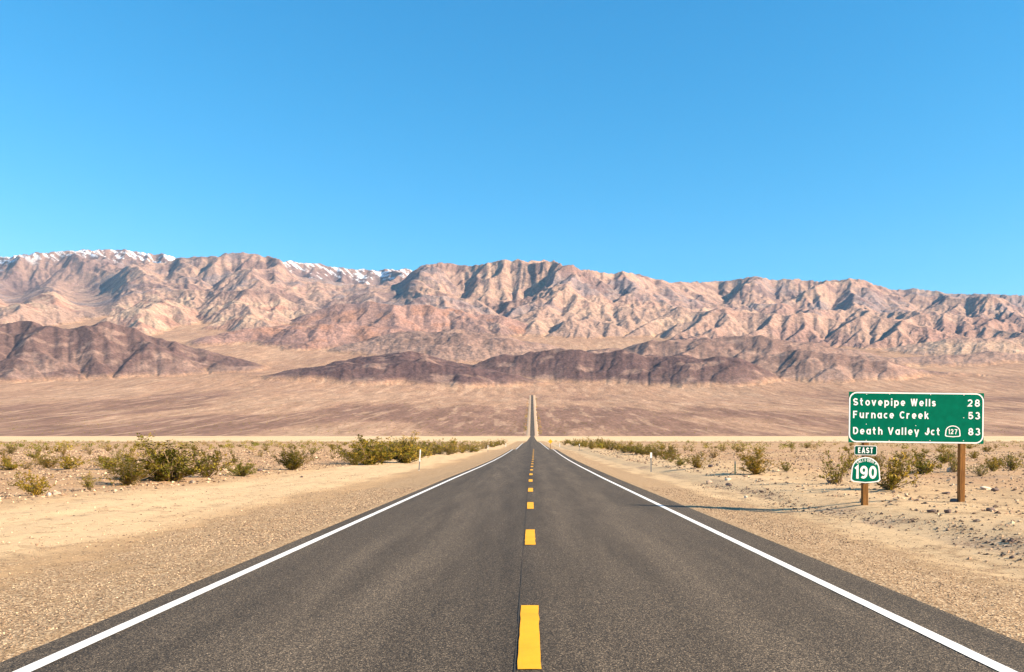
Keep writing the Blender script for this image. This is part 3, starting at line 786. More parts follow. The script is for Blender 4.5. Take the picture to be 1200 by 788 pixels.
def text(name, body, x, z, size, y, m, parent, align='LEFT', stroke=.19, xs=1.0, space=.26):
    """lettering cut as strokes of even width, each character a piece of its own"""
    adv, pos = 0, []
    for ch in body:
        if ch == ' ': adv += .52 * size; continue
        w = max(px for pl in GLYPH[ch] for px, _ in pl) * xs + stroke / 2
        pos.append((ch, adv)); adv += (w + space) * size
    adv -= space * size
    x0 = x - (adv if align == 'RIGHT' else adv / 2 if align == 'CENTER' else 0)
    out = []
    for ch, p in pos:
        key = (ch, size, stroke, xs, m.name)
        if key not in GCACHE:
            V, Fc = glyph_mesh(ch, size, stroke, xs)
            me = bpy.data.meshes.new(name); me.from_pydata(V, [], Fc); me.materials.append(m); GCACHE[key] = me
        o = link(bpy.data.objects.new(name, GCACHE[key]), parent); o.location = (x0 + p, y, z); out.append(o)
    return out

M_green = mat_plain('green_sign_sheeting', (0, .132, .076), .65, .02, .12, 6)
M_dgreen = mat_plain('dark_green_sheeting', (0, .07, .046), .65, .02, .10, 9)
M_swhite = mat_plain('white_sign_sheeting', (.82, .83, .80), .5, .4, .03, 30)
M_alu = mat_plain('sign_back_aluminium', (.45, .45, .45), .45, .5, .1, 5, .8)
m, nt, b = new_mat('creosoted_wood', .9, .15); M_wood = m
gp = nd(nt, 'ShaderNodeTexCoord').outputs['Object']
f = noise(nt, mapping(nt, gp, (26, 26, 2.2)), 1.0, 6, .65); g = noise(nt, mapping(nt, gp, (5, 5, 1.3)), 1.0, 4, .6)
c = mix(nt, g, ramp(nt, f, [(.3, (.13, .058, .016)), (.55, (.30, .135, .035)), (.75, (.42, .21, .06))]), ramp(nt, f, [(.3, (.07, .034, .014)), (.7, (.24, .12, .038))]))
nt.links.new(c, b.inputs['Base Color']); bump(nt, f, .6, .01, b)

ZS = 20.8; PM = ZS / F                        # sign plane distance, metres per photo pixel there
sx = lambda px: (px - VX) * PM
sz = lambda py: CAMZ - (py - HY) * PM
TILT = math.radians(.7)                       # the whole assembly leans slightly
gx0 = sx(1072.5); gz0 = float(ground_z(gx0, ZS))
sign = empty('distance_sign', (gx0, ZS, gz0))
sign.rotation_euler = (0, TILT, 0)
tag(sign, 'wide green destination sign with three white lines on wooden posts', 'road sign')
L = lambda px, py: (sx(px) - gx0, sz(py) - gz0)
w_, h_ = 158.5 * PM, 59.5 * PM
cx_, cz_ = L(1072.5, 489.8)
panel = plate('panel', [(cx_ + x, cz_ + z) for x, z in ((-w_ / 2, -h_ / 2), (w_ / 2, -h_ / 2), (w_ / 2, h_ / 2), (-w_ / 2, h_ / 2))], 0, .004, M_green, sign)
o1 = round_rect(w_ - .012, h_ - .012, .20); i1 = round_rect(w_ - .012 - .064, h_ - .012 - .064, .168)
ring('border', [(cx_ + x, cz_ + z) for x, z in o1], [(cx_ + x, cz_ + z) for x, z in i1], -.003, M_swhite, panel)
cap = 8.6 * PM
for body, px, py, wpx in (('Stovepipe Wells', 998.4, 476.2, 94), ('Furnace Creek', 998.4, 491.0, 88), ('Death Valley Jct', 998.6, 510.0, 102)):
    x, z = L(px, py); text('letter', body, x, z, cap, -.003, M_swhite, panel, 'LEFT', .178, .92, .255)
for body, px, py in (('28', 1146.8, 476.0), ('53', 1147.2, 490.8), ('83', 1147.6, 509.6)):
    x, z = L(px, py); text('digit', body, x, z, cap, -.003, M_swhite, panel, 'RIGHT', .178, 1.0, .255)
def spade(w, h, n=10):
    """miner's spade outline of a state route marker: domed top, rounded lower corners, slightly bowed foot"""
    pts = []
    for k in range(n + 1):                                   # dome, right to left
        a = math.radians(8 + 164 * k / n); pts.append((w * .47 * math.cos(a), h * .02 + h * .48 * math.sin(a)))
    for k in range(n + 1):                                   # left lower corner
        a = math.radians(185 + 80 * k / n); pts.append((-w * .36 + w * .14 * math.cos(a), -h * .34 + h * .12 * math.sin(a)))
    pts.append((0, -h * .5))
    for k in range(n + 1):
        a = math.radians(275 + 80 * k / n); pts.append((w * .36 + w * .14 * math.cos(a), -h * .34 + h * .12 * math.sin(a)))
    return pts
def scale_pts(p, f, cx=0, cz=0): return [(cx + x * f, cz + z * f) for x, z in p]
x, z = L(1115.5, 505.2)
sp = spade(18.4 * PM, 13.6 * PM)
sh = ring('route_shield', scale_pts(sp, 1.0, x, z), scale_pts(sp, .86, x, z), -.003, M_swhite, panel)
text('digit', '127', x, z - 3.3 * PM, 6.0 * PM, -.003, M_swhite, sh, 'CENTER', .15, .8, .16)
bm = bmesh.new()
for (bx, bz) in [(998, 463.5), (1014, 463), (1014, 517), (1128, 462.5), (1128, 516), (1041, 462.5), (1089, 462.5), (1041, 517), (1089, 516.5), (1072, 499), (1128, 489), (1014, 498)]:
    x, z = L(bx, bz)
    bmesh.ops.create_circle(bm, cap_ends=True, segments=8, radius=.011, matrix=Matrix.Translation((x, -.004, z)) @ Matrix.Rotation(math.radians(90), 4, 'X'))
bm_obj('rivets', bm, M_swhite, panel)['kind'] = 'stuff'
for k, px in enumerate((1014.5, 1127.8)):
    x = sx(px) - gx0
    gz = float(ground_z(sx(px), ZS + .12)) - gz0
    bm = bmesh.new(); top = sz(462) - gz0
    box(bm, x - .068, x + .068, .006, .142, gz - .4, top, .006)
    bm_obj('post', bm, M_wood, sign)
for zz_ in (474, 505):
    bm = bmesh.new(); _, z = L(1072, zz_)
    box(bm, cx_ - w_ / 2 + .1, cx_ + w_ / 2 - .1, .005, .03, z - .03, z + .03)
    bm_obj('stiffener', bm, M_alu, sign)
    
x0 = sx(1014.3)
mk = empty('route_marker', (x0, ZS - .01, sz(551)))
mk.rotation_euler = (0, TILT, 0)
tag(mk, 'green spade shaped state route marker numbered 190 on the wooden post', 'road sign')
sp = spade(34.8 * PM, 30.6 * PM)
bp = plate('plate', sp, 0, .004, M_swhite, mk)
plate('face', scale_pts(sp, .915), -.003, -.0005, M_green, mk)
text('digit', '190', 0, -10.2 * PM, 15.2 * PM, -.005, M_swhite, mk, 'CENTER', .185, .82, .12)
# state name bent along the dome
nm = 'CALIFORNIA'
for k, ch in enumerate(nm):
    a = math.radians(128 - 76 * k / (len(nm) - 1))
    g = text('letter', ch, 0, 0, 3.4 * PM, -.005, M_swhite, mk, 'CENTER', .17, .8)[0]
    g.location = (.345 * math.cos(a) * 1.02, -.005, -.075 + .30 * math.sin(a) - .015)
    g.rotation_euler = (0, -(a - math.radians(90)) * .8, 0)
dp = empty('direction_plate', (x0, ZS - .01, sz(528)))
dp.rotation_euler = (0, TILT, 0)
tag(dp, 'small dark green plate reading EAST above the route marker', 'road sign')
rr = round_rect(26.4 * PM, 11.2 * PM, .045)
plate('plate', rr, 0, .004, M_swhite, dp)
plate('face', round_rect(26.4 * PM - .03, 11.2 * PM - .03, .032), -.003, -.0005, M_dgreen, dp)
text('letter', 'EAST', 0, -3.4 * PM, 6.8 * PM, -.005, M_swhite, dp, 'CENTER', .17, .72, .16)

# ------------------------------------------------------------------ roadside delineators, mile paddle, far warning signs
M_post_white = mat_plain('white_delineator', (.78, .77, .73), .6, .3, .08, 8)
M_post_grey = mat_plain('galvanised_post', (.22, .22, .21), .5, .4, .15, 12, .5)
M_post_green = mat_plain('green_steel_post', (.012, .085, .05), .5, .4, .15, 12)
M_refl = mat_plain('white_reflector', (.82, .82, .80), .4, .5)
M_signyel = mat_plain('yellow_sign_sheeting', (.80, .40, .01), .5, .4)
def delineator(px, base, top, style, label, lean=0.0, group='roadside delineator posts'):
    X, Y, Z = place(px, base)
    h = (base - top) / F * Y
    t = empty('delineator_post', (X, Y, Z)); t.rotation_euler = (0, lean, 0)
    w = .028 if style == 'green' else .034
    bm = bmesh.new()                                    # folded channel section
    box(bm, -w, w, 0, .006, -.25, h, 0); box(bm, -w, -w + .006, .006, .03, -.25, h); box(bm, w - .006, w, .006, .03, -.25, h)
    if style == 'white':
        bm_obj('post', bm, M_post_white, t)
        bm = bmesh.new(); box(bm, -w * 1.15, w * 1.15, -.005, -.001, h * .82, h * .98); bm_obj('reflector', bm, M_refl, t)
        bm = bmesh.new(); box(bm, -w * 1.05, w * 1.05, -.005, -.001, .02, h * .42); bm_obj('sleeve', bm, M_post_grey, t)
    elif style == 'grey':
        bm_obj('post', bm, M_post_grey, t)
        bm = bmesh.new(); box(bm, -.055, .055, -.006, -.001, h * .72, h * 1.0, .001); bm_obj('reflector', bm, M_refl, t)
    else:
        bm_obj('post', bm, M_post_green, t)
        bm = bmesh.new(); box(bm, -.04, .04, -.006, -.001, h * .80, h * .97, .001); bm_obj('cap_plate', bm, M_post_grey, t)
    tag(t, label, 'marker post', group)
delineator(491, 551.5, 527, 'white', 'leaning white delineator post on the left shoulder nearest the camera', math.radians(4))
delineator(763, 553.5, 530.5, 'grey', 'grey delineator post with white reflector on the right shoulder', 0)
delineator(861.5, 556.5, 541, 'green', 'short dark green steel post left of a shrub on the right', 0)
delineator(571.8, 530.5, 522, 'white', 'small distant white post on the left shoulder before the shrubs end', 0)
delineator(679, 527.8, 520.5, 'grey', 'small distant grey post on the right shoulder near the warning sign', 0)
def far_post(X, Y, label):
    Z = float(ground_z(X, Y)); t = empty('delineator_post', (X, Y, Z))
    bm = bmesh.new(); box(bm, -.06, .06, 0, .02, -.2, 1.1); bm_obj('post', bm, M_post_white, t)
    tag(t, label, 'marker post', 'roadside delineator posts')
far_post(-6.8, 225, 'tiny white post at the left edge of the far road')
far_post(7.9, 225, 'tiny white post at the right edge left of the yellow warning sign')
def warning(X, Y, Zb, side, hgt, label):
    t = empty('warning_sign', (X, Y, Zb)); tag(t, label, 'road sign')
    plate('panel', [(0, hgt - side * .707), (side * .707, hgt), (0, hgt + side * .707), (-side * .707, hgt)], -.03, -.024, M_signyel, t)
    bm = bmesh.new(); box(bm, -.05, .05, -.02, .08, -.4, hgt + side * .4); bm_obj('post', bm, M_wood, t)
Xw = 23 / F * 190
warning(Xw, 190, float(ground_z(Xw, 190)), .78, 1.75, 'yellow diamond warning sign on the right of the far road')
Xw = 8.3 / F * 1560
warning(Xw, 1560, float(fan_top(np.array(Xw), np.array(1560.))), 1.6, 4.0, 'far yellow sign beside the road on the fan')

# ------------------------------------------------------------------ shrubs
m, nt, b = new_mat('shrub_leaf', .7, .2); M_leaf = m
at = nd(nt, 'ShaderNodeAttribute', attribute_name='geo')
oi = nd(nt, 'ShaderNodeObjectInfo')
c = mix(nt, 1.0, at.outputs['Color'], ramp(nt, oi.outputs['Random'], [(0, (.80, .86, .8)), (.5, (1.05, 1.0, .9)), (1, (1.4, 1.18, 1.1))]), 'MULTIPLY')
nt.links.new(c, b.inputs['Base Color'])
tr = nd(nt, 'ShaderNodeBsdfTranslucent'); nt.links.new(c, tr.inputs[0])
mx = nd(nt, 'ShaderNodeMixShader'); mx.inputs[0].default_value = .28
nt.links.new(b.outputs[0], mx.inputs[1]); nt.links.new(tr.outputs[0], mx.inputs[2])
nt.links.new(mx.outputs[0], nt.nodes['Material Output'].inputs[0])
M_stem = mat_plain('shrub_stem', (.17, .12, .075), .9, .1, .25, 25)
M_twig = mat_plain('dry_twig', (.34, .235, .135), .9, .1, .25, 25)
LEAFC = [(.150, .135, .012), (.105, .105, .011), (.205, .165, .016), (.265, .195, .024)]

def tube(V, Fc, P, r0, r1):
    b0 = len(V); n = len(P)
    for k, p in enumerate(P):
        d = (P[min(k + 1, n - 1)] - P[max(k - 1, 0)]).normalized()
        a = d.orthogonal().normalized(); c = d.cross(a); rr = r0 + (r1 - r0) * k / (n - 1)
        for j in range(3):
            an = 2.094 * j; V.append(p + (a * math.cos(an) + c * math.sin(an)) * rr)
    for k in range(n - 1):
        for j in range(3):
            q = b0 + 3 * k
            Fc.append((q + j, q + (j + 1) % 3, q + 3 + (j + 1) % 3, q + 3 + j))
def shrub_meshes(seed, stems, twigs, leaves, leaf, tilt, dry=False, tall=0):
    """unit-height shrub: stems fanning from one root, twigs near their ends, leaf sprays on the twigs"""
    rd = random.Random(seed)
    V, Fc, LV, LF, LC = [], [], [], [], []
    for k in range(stems):
        az = rd.uniform(0, 6.283); tl = math.radians(rd.uniform(4, tilt)); ln = rd.uniform(.62, 1.0) * (1 + .35 * math.sin(tl))
        if k < tall: tl *= .2; ln = rd.uniform(1.1, 1.25)
        p = Vector((rd.uniform(-.06, .06), rd.uniform(-.06, .06), -.02))
        d = Vector((math.cos(az) * math.sin(tl), math.sin(az) * math.sin(tl), math.cos(tl)))
        P = [p]
        for i in range(5):
            d = (d + Vector((rd.gauss(0, .16), rd.gauss(0, .16), rd.gauss(.05, .10)))).normalized()
            P.append(P[-1] + d * ln / 5)
        tube(V, Fc, P, .013, .004)
        for j in range(twigs * (2 if k < tall else 1)):
            i = rd.choice([1, 2, 2, 3, 3, 4, 4, 5]) if not dry else rd.choice([1, 2, 3, 4, 5])
            q = P[i] + (P[i - 1] - P[i]) * rd.random()
            e = (d + Vector((rd.gauss(0, .8), rd.gauss(0, .8), rd.gauss(.15, .45)))).normalized()
            tw = rd.uniform(.10, .26)
            q2 = q + e * tw
            tube(V, Fc, [q, q + e * tw * .5 + Vector((rd.gauss(0, .015),) * 3), q2], .005, .002)
            base = rd.choice(LEAFC)
            for _ in range(leaves):
                t = rd.random() ** .6
                c = q + (q2 - q) * t + Vector((rd.gauss(0, .030), rd.gauss(0, .030), rd.gauss(.005, .028)))
                a = Vector((rd.gauss(0, 1), rd.gauss(0, 1), rd.gauss(0, 1))).normalized(); bb = a.orthogonal().normalized()
                sz_ = leaf * rd.uniform(.6, 1.3); n0 = len(LV)
                LV += [c - a * sz_, c - bb * sz_ * .55, c + a * sz_, c + bb * sz_ * .55]
                LF.append((n0, n0 + 1, n0 + 2, n0 + 3))
                f_ = rd.uniform(.75, 1.3); LC += [tuple(x * f_ for x in base)] * 4
    def me(nm, v, f, mt):
        mm = bpy.data.meshes.new(nm); mm.from_pydata([tuple(x) for x in v], [], f); mm.materials.append(mt); return mm
    sm = me('stems', V, Fc, M_twig if dry else M_stem)
    lm = None
    if LF:
        lm = me('foliage', LV, LF, M_leaf)
        a = lm.color_attributes.new('geo', 'FLOAT_COLOR', 'POINT')
        a.data.foreach_set('color', np.concatenate([np.array(LC, np.float32), np.ones((len(LC), 1), np.float32)], 1).ravel())
    return sm, lm
P_BIG = [shrub_meshes(100 + k, 50 if k == 0 else 36, 10, 13, .031, 76, tall=(2 if k == 0 else 0)) for k in range(4)]
P_MID = [shrub_meshes(200 + k, 20, 8, 9, .038, 74) for k in range(5)]
P_DENSE = [shrub_meshes(300 + k, 30, 9, 10, .036, 82) for k in range(2)]
P_SPARSE = [shrub_meshes(400 + k, 16, 7, 5, .036, 68) for k in range(4)]
P_DRY = [shrub_meshes(500 + k, 22, 6, 0, .03, 60, True) for k in range(3)]
def shrub(proto, X, Y, Z, h, w, label, group, name='creosote_bush', cat='shrub', rz=None):
    """h height, w overall width in metres"""
    t = empty(name, (X, Y, Z), random.uniform(0, 6.283) if rz is None else rz)
    sw = w / 1.35
    t.scale = (sw, sw, h)
    sm, lm = proto
    link(bpy.data.objects.new('stems', sm), t)
    if lm: link(bpy.data.objects.new('foliage', lm), t)
    tag(t, label, cat, group)
    return t
GB = 'creosote bushes on the desert plain'
def shrub_px(proto, px, base, hpx, wpx, label, group=GB, **kw):
    X, Y, Z = place(px, base)
    return shrub(proto, X, Y, Z, hpx / F * Y, wpx / F * Y, label, group, **kw)
NAMED = [
 (P_BIG[0], 197, 564, 44, 92, 'largest creosote bush on the left with a tall sprig on top'),
 (P_BIG[1], 150, 569, 32, 44, 'bright green bush at the front left foot of the largest bush'),
 (P_MID[0], 243, 560, 38, 46, 'pale olive bush just right of the largest bush on the left'),
 (P_DENSE[0], 284, 558, 19, 30, 'small dense dark green round bush by the left sandy berm'),
 (P_BIG[2], 342, 551, 26, 40, 'olive bush alone between the round bush and the roadside thicket'),
 (P_MID[1], 42, 580, 31, 40, 'green bush at the far left front edge of the plain'),
 (P_SPARSE[0], 104, 575, 22, 30, 'sparse yellowish bush left of the bright green bush'),
 (P_MID[2], 10, 551, 14, 30, 'low green bush at the left picture edge'),
 (P_MID[3], 82, 550, 20, 34, 'olive bush behind the front bushes at the far left'),
 (P_SPARSE[1], 30, 550, 9, 26, 'flat low bush near the left picture edge'),
 (P_BIG[3], 432, 545, 33, 62, 'largest bush at the near end of the left roadside thicket'),
 (P_BIG[0], 474, 543, 30, 46, 'tall bush with high sprigs in the left roadside thicket'),
 (P_MID[3], 1041, 574, 50, 62, 'big olive bush right behind the route marker'),
 (P_SPARSE[2], 982, 567, 40, 52, 'loose pale bush left of the green sign'),
 (P_BIG[2], 885, 556, 27, 44, 'olive bush right of the short green post'),
 (P_DENSE[1], 818, 549, 18, 24, 'small dark green bush on the right between the two posts'),
 (P_MID[4], 796, 546, 12, 24, 'low olive bush left of the small dark green bush'),
 (P_MID[0], 921, 553, 11, 15, 'tiny bright bush between the olive bush and the sign'),
 (P_MID[2], 1080, 556, 26, 44, 'faded bush under the middle of the green sign'),
 (P_SPARSE[3], 1148, 558, 14, 30, 'thin faded bush right of the right sign post'),
]
for pr, px, base, hpx, wpx, lab in NAMED:
    shrub_px(pr, px, base, hpx, wpx, lab)
# thickets along the road
rs = random.Random(77)
ORD_N = ['first', 'second', 'third', 'fourth', 'fifth', 'sixth', 'seventh', 'eighth', 'ninth', 'tenth']
for k in range(32):
    t = (k + rs.random()) / 32
    px = 408 + (592 - 408) * t ** .85; base = np.interp(px, [400, 430, 480, 530, 560, 592], [549, 545, 539.5, 533.5, 529.5, 522.5]) - rs.uniform(0, 5) * (1 - t * .6)
    hp = np.interp(px, [400, 470, 530, 592], [21, 20, 15, 6]) * rs.uniform(.75, 1.15)
    shrub_px(rs.choice(P_MID + P_SPARSE + P_SPARSE), px, base, hp, hp * rs.uniform(1.3, 2.0), (ORD_N[k] + ' olive bush from the near end of the left roadside thicket' if k < 10 else 'olive bush in the far part of the thicket left of the road'), 'bushes of the left roadside thicket')
for k in range(30):
    t = (k + rs.random()) / 30
    px = 658 + (790 - 658) * t; base = np.interp(px, [655, 700, 745, 790], [522.8, 527.5, 533.5, 541]) - rs.uniform(0, 4)
    hp = np.interp(px, [655, 700, 790], [6, 11, 14]) * rs.uniform(.7, 1.2)
    shrub_px(rs.choice(P_MID + P_SPARSE), px, base, hp, hp * rs.uniform(1.2, 2.0), (ORD_N[29 - k] + ' low bush from the near end of the right roadside row' if k > 19 else 'low olive bush in the far part of the right roadside row'), 'bushes of the right roadside row')
# open plain
SCAT = []
def scatter(n, side, y0, y1, xmin, seed, lab, grp):
    rd = random.Random(seed); pts = []
    while len(pts) < n:
        Y = y0 * (y1 / y0) ** (rd.random() ** .8)
        px = rd.uniform(-30, 600) if side < 0 else rd.uniform(660, 1230)
        X = (px - VX) / F * Y
        if abs(X) < xmin + 2 * rd.random(): continue
        if any((X - a) ** 2 + (Y - c) ** 2 < (.030 * Y) ** 2 for a, c in pts): continue
        pts.append((X, Y))
        dry = rd.random() < .25
        h = rd.uniform(.45, 1.15) * (.75 if dry else 1)
        pr = rd.choice(P_DRY) if dry else rd.choice(P_MID + P_SPARSE + P_SPARSE)
        z_ = float(ground_z(X, Y))
        o = shrub(pr, X, Y, z_, h, h * rd.uniform(1.1, 1.9), ('dry straw coloured twiggy shrub ' if dry else 'small olive shrub ') + lab, ('dry ' if dry else 'green ') + grp, 'dry_shrub' if dry else 'desert_shrub')
        SCAT.append((o, VX + F * X / Y, HY + (CAMZ - z_) * F / Y, h * F / Y, dry))
scatter(125, -1, 46, 260, 17, 5, 'scattered on the plain left of the road', 'shrubs on the left plain')
scatter(85, 1, 40, 260, 12.5, 6, 'scattered on the plain right of the road', 'shrubs on the right plain')
ANCH = [(197, 564, 'the largest left bush'), (284, 558, 'the dark round bush'), (342, 551, 'the lone left bush'), (42, 580, 'the leftmost front bush'),
        (432, 545, 'the near thicket end'), (763, 553, 'the grey delineator post'), (861, 556, 'the short green post'), (1014, 588, 'the left sign post'), (1128, 590, 'the right sign post')]
byl = {}
for o, px, py, hp, dry in SCAT:
    if hp < 4.5: continue                                   # too small to point at one by one
    ax, ay, an = min(ANCH, key=lambda a: abs(a[0] - px) + .6 * abs(a[1] - py))
    dx, dy = px - ax, ay - py
    side = 'left of' if dx < -8 else 'right of' if dx > 8 else ''
    if abs(dx) > 32: side = 'well ' + side
    back = 'far behind' if dy > 22 else 'behind' if dy > 7 else 'level with' if not side else ''
    where = ' and '.join(w for w in (back, side) if w)
    size = 'tiny' if hp < 7 else 'small' if hp < 13 else 'sizeable'
    byl.setdefault(f"{size} {'dry' if dry else 'olive'} shrub {where} {an}", []).append((px, o))
ORD = ['first', 'second', 'third', 'fourth', 'fifth']
for lab, lst in byl.items():
    lst.sort(key=lambda e: e[0])
    for k, (px, o) in enumerate(lst):
        o['label'] = lab if len(lst) == 1 or len(lst) > 5 else lab + ', ' + ORD[k] + ' from left'
# far scrub: hundreds too small to tell apart
def far_scrub(name, spots, label, per=34, size=1.0):
    rd = random.Random(9); V, Fc, C = [], [], []
    for (X, Y, Z, h) in spots:
        base = rd.choice(LEAFC + [(.26, .17, .075), (.22, .14, .06)])
        for _ in range(per):
            a = rd.uniform(0, 6.283); rr = h * .75 * rd.random() ** .5; zz = h * rd.uniform(.05, 1) * (1 - .4 * (rr / h) ** 2)
            c = Vector((X + rr * math.cos(a), Y + rr * math.sin(a), Z + zz))
            u_ = Vector((rd.gauss(0, 1), rd.gauss(0, 1), rd.gauss(0, 1))).normalized(); v_ = u_.orthogonal().normalized(); q = .14 * h * size * rd.uniform(.6, 1.4)
            n0 = len(V); V += [c - u_ * q, c - v_ * q * .6, c + u_ * q, c + v_ * q * .6]; Fc.append((n0, n0 + 1, n0 + 2, n0 + 3))
            f_ = rd.uniform(.8, 1.5); C += [tuple(x * f_ for x in base)] * 4
    o = mesh_obj(name, V, Fc, M_leaf); set_col(o, np.array(C)); tag(o, label, 'scrub', kind='stuff')
rd = random.Random(21); spots = []
for _ in range(1300):
    Y = rd.uniform(130, 425); X = rd.uniform(-.72, .72) * Y
    if abs(X) < 11: continue
    spots.append((X, Y, float(ground_z(X, Y)) - .05, rd.uniform(.35, 1.1)))
far_scrub('far_scrub', spots, 'faint olive scrub covering the far edge of the plain')
gq = np.random.default_rng(8)
def fan_spots(Y, X, h): return list(zip(X, Y, fan_top(X, Y), h))
Y = 1480 * (3200 / 1480) ** gq.random(190); X = road_x(Y) + gq.choice([-1, 1], 190) * gq.uniform(11, 19, 190)
far_scrub('fan_scrub', fan_spots(Y, X, gq.uniform(1.5, 3.2, 190)), 'dark scrub lining both sides of the far road on the fan', 14, 1.6)
n = 9000; Y = 1470 * (2850 / 1470) ** gq.random(n); X = gq.uniform(-.72, .72, n) * Y
k = (np.abs(X - road_x(Y)) > 22) & (fbm(X / 240, Y / 240, 3, 141) + gq.normal(0, .25, n) > -.05)
far_scrub('slope_scrub', fan_spots(Y[k], X[k], gq.uniform(.8, 2.2, k.sum())), 'tiny dark scrub dots scattered over the gravel fan', 4, 2.4)

# ------------------------------------------------------------------ stones
def rock_mesh(seed, m, sub=2):
    rd = random.Random(seed); bm = bmesh.new(); bmesh.ops.create_icosphere(bm, subdivisions=sub, radius=.5)
    off = rd.random() * 50
    cuts = [(Vector((rd.gauss(0, 1), rd.gauss(0, 1), rd.gauss(0, 1))).normalized(), rd.uniform(.26, .4)) for _ in range(7)]
    for v in bm.verts:
        p = v.co.copy()
        for nrm, dd in cuts:
            e = p.dot(nrm) - dd
            if e > 0: p -= nrm * e * .9
        n_ = float(perlin(p.x * 3 + off, p.y * 3 + p.z * 2.3)); v.co = p * (1 + .22 * n_)
    me = bpy.data.meshes.new('rock'); bm.to_mesh(me); bm.free(); me.materials.append(m); return me
M_rk_pale = mat_plain('pale_stone', (.62, .50, .38), .9, .15, .25, 14)
M_rk_dark = mat_plain('dark_stone', (.15, .11, .095), .9, .15, .35, 14)
M_rk_tan = mat_plain('tan_stone', (.36, .27, .2), .9, .15, .3, 14)
RK = {k: [rock_mesh(i * 7 + j, mm) for j in range(3)] for i, (k, mm) in enumerate((('pale', M_rk_pale), ('dark', M_rk_dark), ('tan', M_rk_tan)))}
ROCKS = [
 (1116, 553.5, 11, 7, 'pale', 'pale angular rock on the plain left of the right sign post'), (1156, 574, 14, 4, 'pale', 'flat pale rock right of the right sign post'),
 (1166, 575.5, 9, 4, 'dark', 'dark rock touching the flat pale rock'), (1012, 588.5, 9, 6, 'tan', 'round grey tan rock at the foot of the left sign post'),
 (1092, 601, 12, 6, 'dark', 'dark rock between the two sign posts'), (1111, 601.5, 9, 7, 'dark', 'dark upright rock left of the right sign post'),
 (1161, 599, 11, 5, 'dark', 'dark rock right of the right sign post foot'), (1118, 588.5, 10, 5, 'dark', 'dark low rock just left of the right sign post'),
 (1109, 579, 10, 3.5, 'dark', 'dark flat rock behind the right sign post'), (1074, 587, 6, 3, 'dark', 'small dark rock in the middle under the sign'),
 (1144, 611, 7, 3, 'dark', 'small dark rock below the right sign post'), (1185, 636, 8, 5, 'dark', 'dark stone at the right end of the pebble line'),
 (1186, 654, 6, 3.5, 'dark', 'dark stone alone on the sand at the right picture edge'), (854, 569.5, 7, 4, 'dark', 'dark stone on the right berm nearest the road'),
 (831, 566, 7, 4, 'tan', 'tan stone on the right berm'), (874, 584, 4, 3.5, 'pale', 'small white stone on the sand right of the road'),
 (853, 563, 8, 3, 'pale', 'pale flat stone near the short green post'), (893, 577, 7, 3, 'dark', 'small dark stone left of the route marker'),
 (975, 566, 12, 6, 'dark', 'dark stone clump left of the big bush behind the sign'), (833, 548, 6, 4, 'dark', 'dark stone right of the small dark green bush'),
 (57, 581, 6, 4, 'pale', 'white stone at the front of the left plain'), (67, 580, 9, 5, 'tan', 'pinkish tan rock beside the white stone on the left'),
 (305, 552.5, 6, 4, 'dark', 'dark stone left of the lone olive bush'), (226, 566, 7, 4, 'tan', 'tan rock in front of the largest bush'), (354, 560, 3.5, 2.5, 'dark', 'tiny dark stone on the left sandy berm'),
]
rr_ = random.Random(4)
for px, py, w, h, kind, lab in ROCKS:
    X, Y, Z = place(px, py); o = link(bpy.data.objects.new('rock', rr_.choice(RK[kind])))
    o.location = (X, Y, Z + .25 * h / F * Y); o.scale = (w / F * Y * 1.15, w / F * Y * rr_.uniform(.7, 1.1), h / F * Y * 1.3); o.rotation_euler = (rr_.uniform(-.2, .2), rr_.uniform(-.2, .2), rr_.uniform(-.5, .5))
    tag(o, lab, 'rock', 'loose rocks on the desert floor')
# pebbles: one mass of tens of thousands
OCT = np.array([(1, 0, 0), (-1, 0, 0), (0, 1, 0), (0, -1, 0), (0, 0, 1), (0, 0, -1)], float)
OF = np.array([(0, 2, 4), (2, 1, 4), (1, 3, 4), (3, 0, 4), (2, 0, 5), (1, 2, 5), (3, 1, 5), (0, 3, 5)])
m, nt, b = new_mat('pebble', .9, .15); M_peb = m
nt.links.new(nd(nt, 'ShaderNodeAttribute', attribute_name='geo').outputs['Color'], b.inputs['Base Color'])
def pebbles(name, X, Y, size, dark, label):
    n = len(X); g = np.random.default_rng(len(name) * 31 + n)
    Vp = OCT[None] * (size[:, None] * g.uniform(.6, 1.2, (n, 3)) * np.array([1, 1, .62]))[:, None, :] + g.normal(0, .16, (n, 6, 3)) * size[:, None, None]
    an = g.uniform(0, 6.283, n); ca, sa = np.cos(an)[:, None], np.sin(an)[:, None]
    Vx = Vp[..., 0] * ca - Vp[..., 1] * sa; Vy = Vp[..., 0] * sa + Vp[..., 1] * ca
    Z = ground_z(X, Y)
    Vw = np.stack([Vx + X[:, None], Vy + Y[:, None], Vp[..., 2] + (Z + size * .22)[:, None]], -1).reshape(-1, 3)
    Fq = (OF[None] + 6 * np.arange(n)[:, None, None]).reshape(-1, 3)
    o = np_mesh(name, Vw, Fq, M_peb, None, False)
    t = np.clip(g.random(n) * 1.15 - .1 + (.5 - dark) * .7, 0, 1)[:, None]
    Cc = np.where(t < .5, rgb(.10, .072, .056) + (rgb(.33, .215, .135) - rgb(.10, .072, .056)) * t * 2, rgb(.33, .215, .135) + (rgb(.64, .48, .31) - rgb(.33, .215, .135)) * (t * 2 - 1))
    set_col(o, np.repeat(Cc, 6, 0)); tag(o, label, 'pebbles', kind='stuff')
g = np.random.default_rng(3)
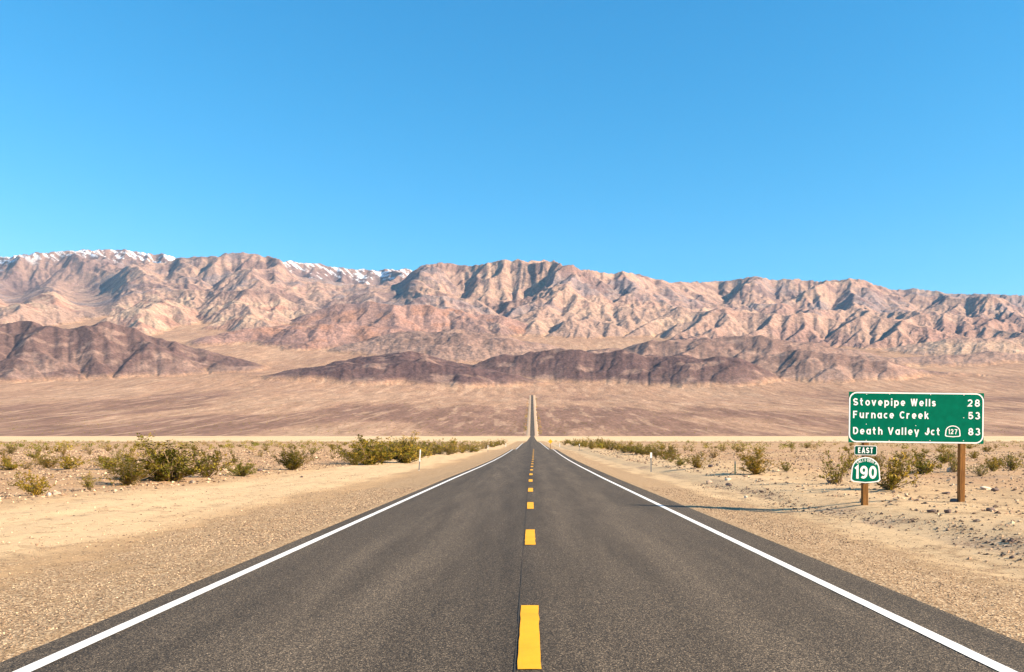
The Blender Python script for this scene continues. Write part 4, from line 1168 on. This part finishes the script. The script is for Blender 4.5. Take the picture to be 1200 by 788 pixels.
n = 20000; Y = 2.5 + 30 * g.random(n) ** 1.4; X = -(4.35 + np.abs(g.normal(0, 1.7, n))); pebbles('shoulder_gravel', X, Y, g.uniform(.005, .013, n) * (1 + .5 * (Y > 14)), .55, 'loose gravel along the left edge of the asphalt')
n = 11000; Y = 2.5 + 30 * g.random(n) ** 1.4; X = 4.45 + np.abs(g.normal(0, 1.1, n)); pebbles('shoulder_gravel', X, Y, g.uniform(.005, .013, n) * (1 + .5 * (Y > 14)), .55, 'loose gravel along the right edge of the asphalt')
n = 2200; Y = 9 + 26 * g.random(n) ** 1.2; X = 7.6 + .35 * np.sin(Y * .5) + g.normal(0, .32, n); pebbles('pebble_line', X, Y, .012 + .035 * g.random(n) ** 3, .85, 'line of dark pebbles in the swale on the right')
n = 6500; Y = 12 + 110 * g.random(n) ** 1.3; X = 8.6 + (Y * .75) * g.random(n) ** 1.2; pebbles('desert_pebbles', X, Y, .015 + .05 * g.random(n) ** 3 + .0008 * Y, .52, 'stones strewn over the plain on the right')
n = 16000; Y = 15 + 120 * g.random(n) ** 1.3; X = -(14 + (Y * .8) * g.random(n)); pebbles('desert_pebbles', X, Y, .015 + .05 * g.random(n) ** 3 + .0008 * Y, .6, 'stones strewn over the plain on the left')
n = 3500; Y = 8 + 40 * g.random(n); X = -(7.5 + 6.5 * g.random(n)); pebbles('berm_pebbles', X, Y, .008 + .022 * g.random(n) ** 3, .35, 'small stones on the pale sandy berm on the left')

# ------------------------------------------------------------------ haze
bm = bmesh.new(); box(bm, -19000, 19000, -300, 22600, -8, 5000)
hz = bpy.data.materials.new('thin_air'); hz.use_nodes = True; nt = hz.node_tree; nt.nodes.clear()
pv = nt.nodes.new('ShaderNodeVolumePrincipled'); pv.inputs['Color'].default_value = (.40, .70, 1.0, 1)
pv.inputs['Density'].default_value = 0.9e-5; pv.inputs['Anisotropy'].default_value = 0.0
ou = nt.nodes.new('ShaderNodeOutputMaterial'); nt.links.new(pv.outputs[0], ou.inputs['Volume'])
tag(bm_obj('haze', bm, hz), 'thin clear desert air over the whole valley', 'haze', kind='stuff')
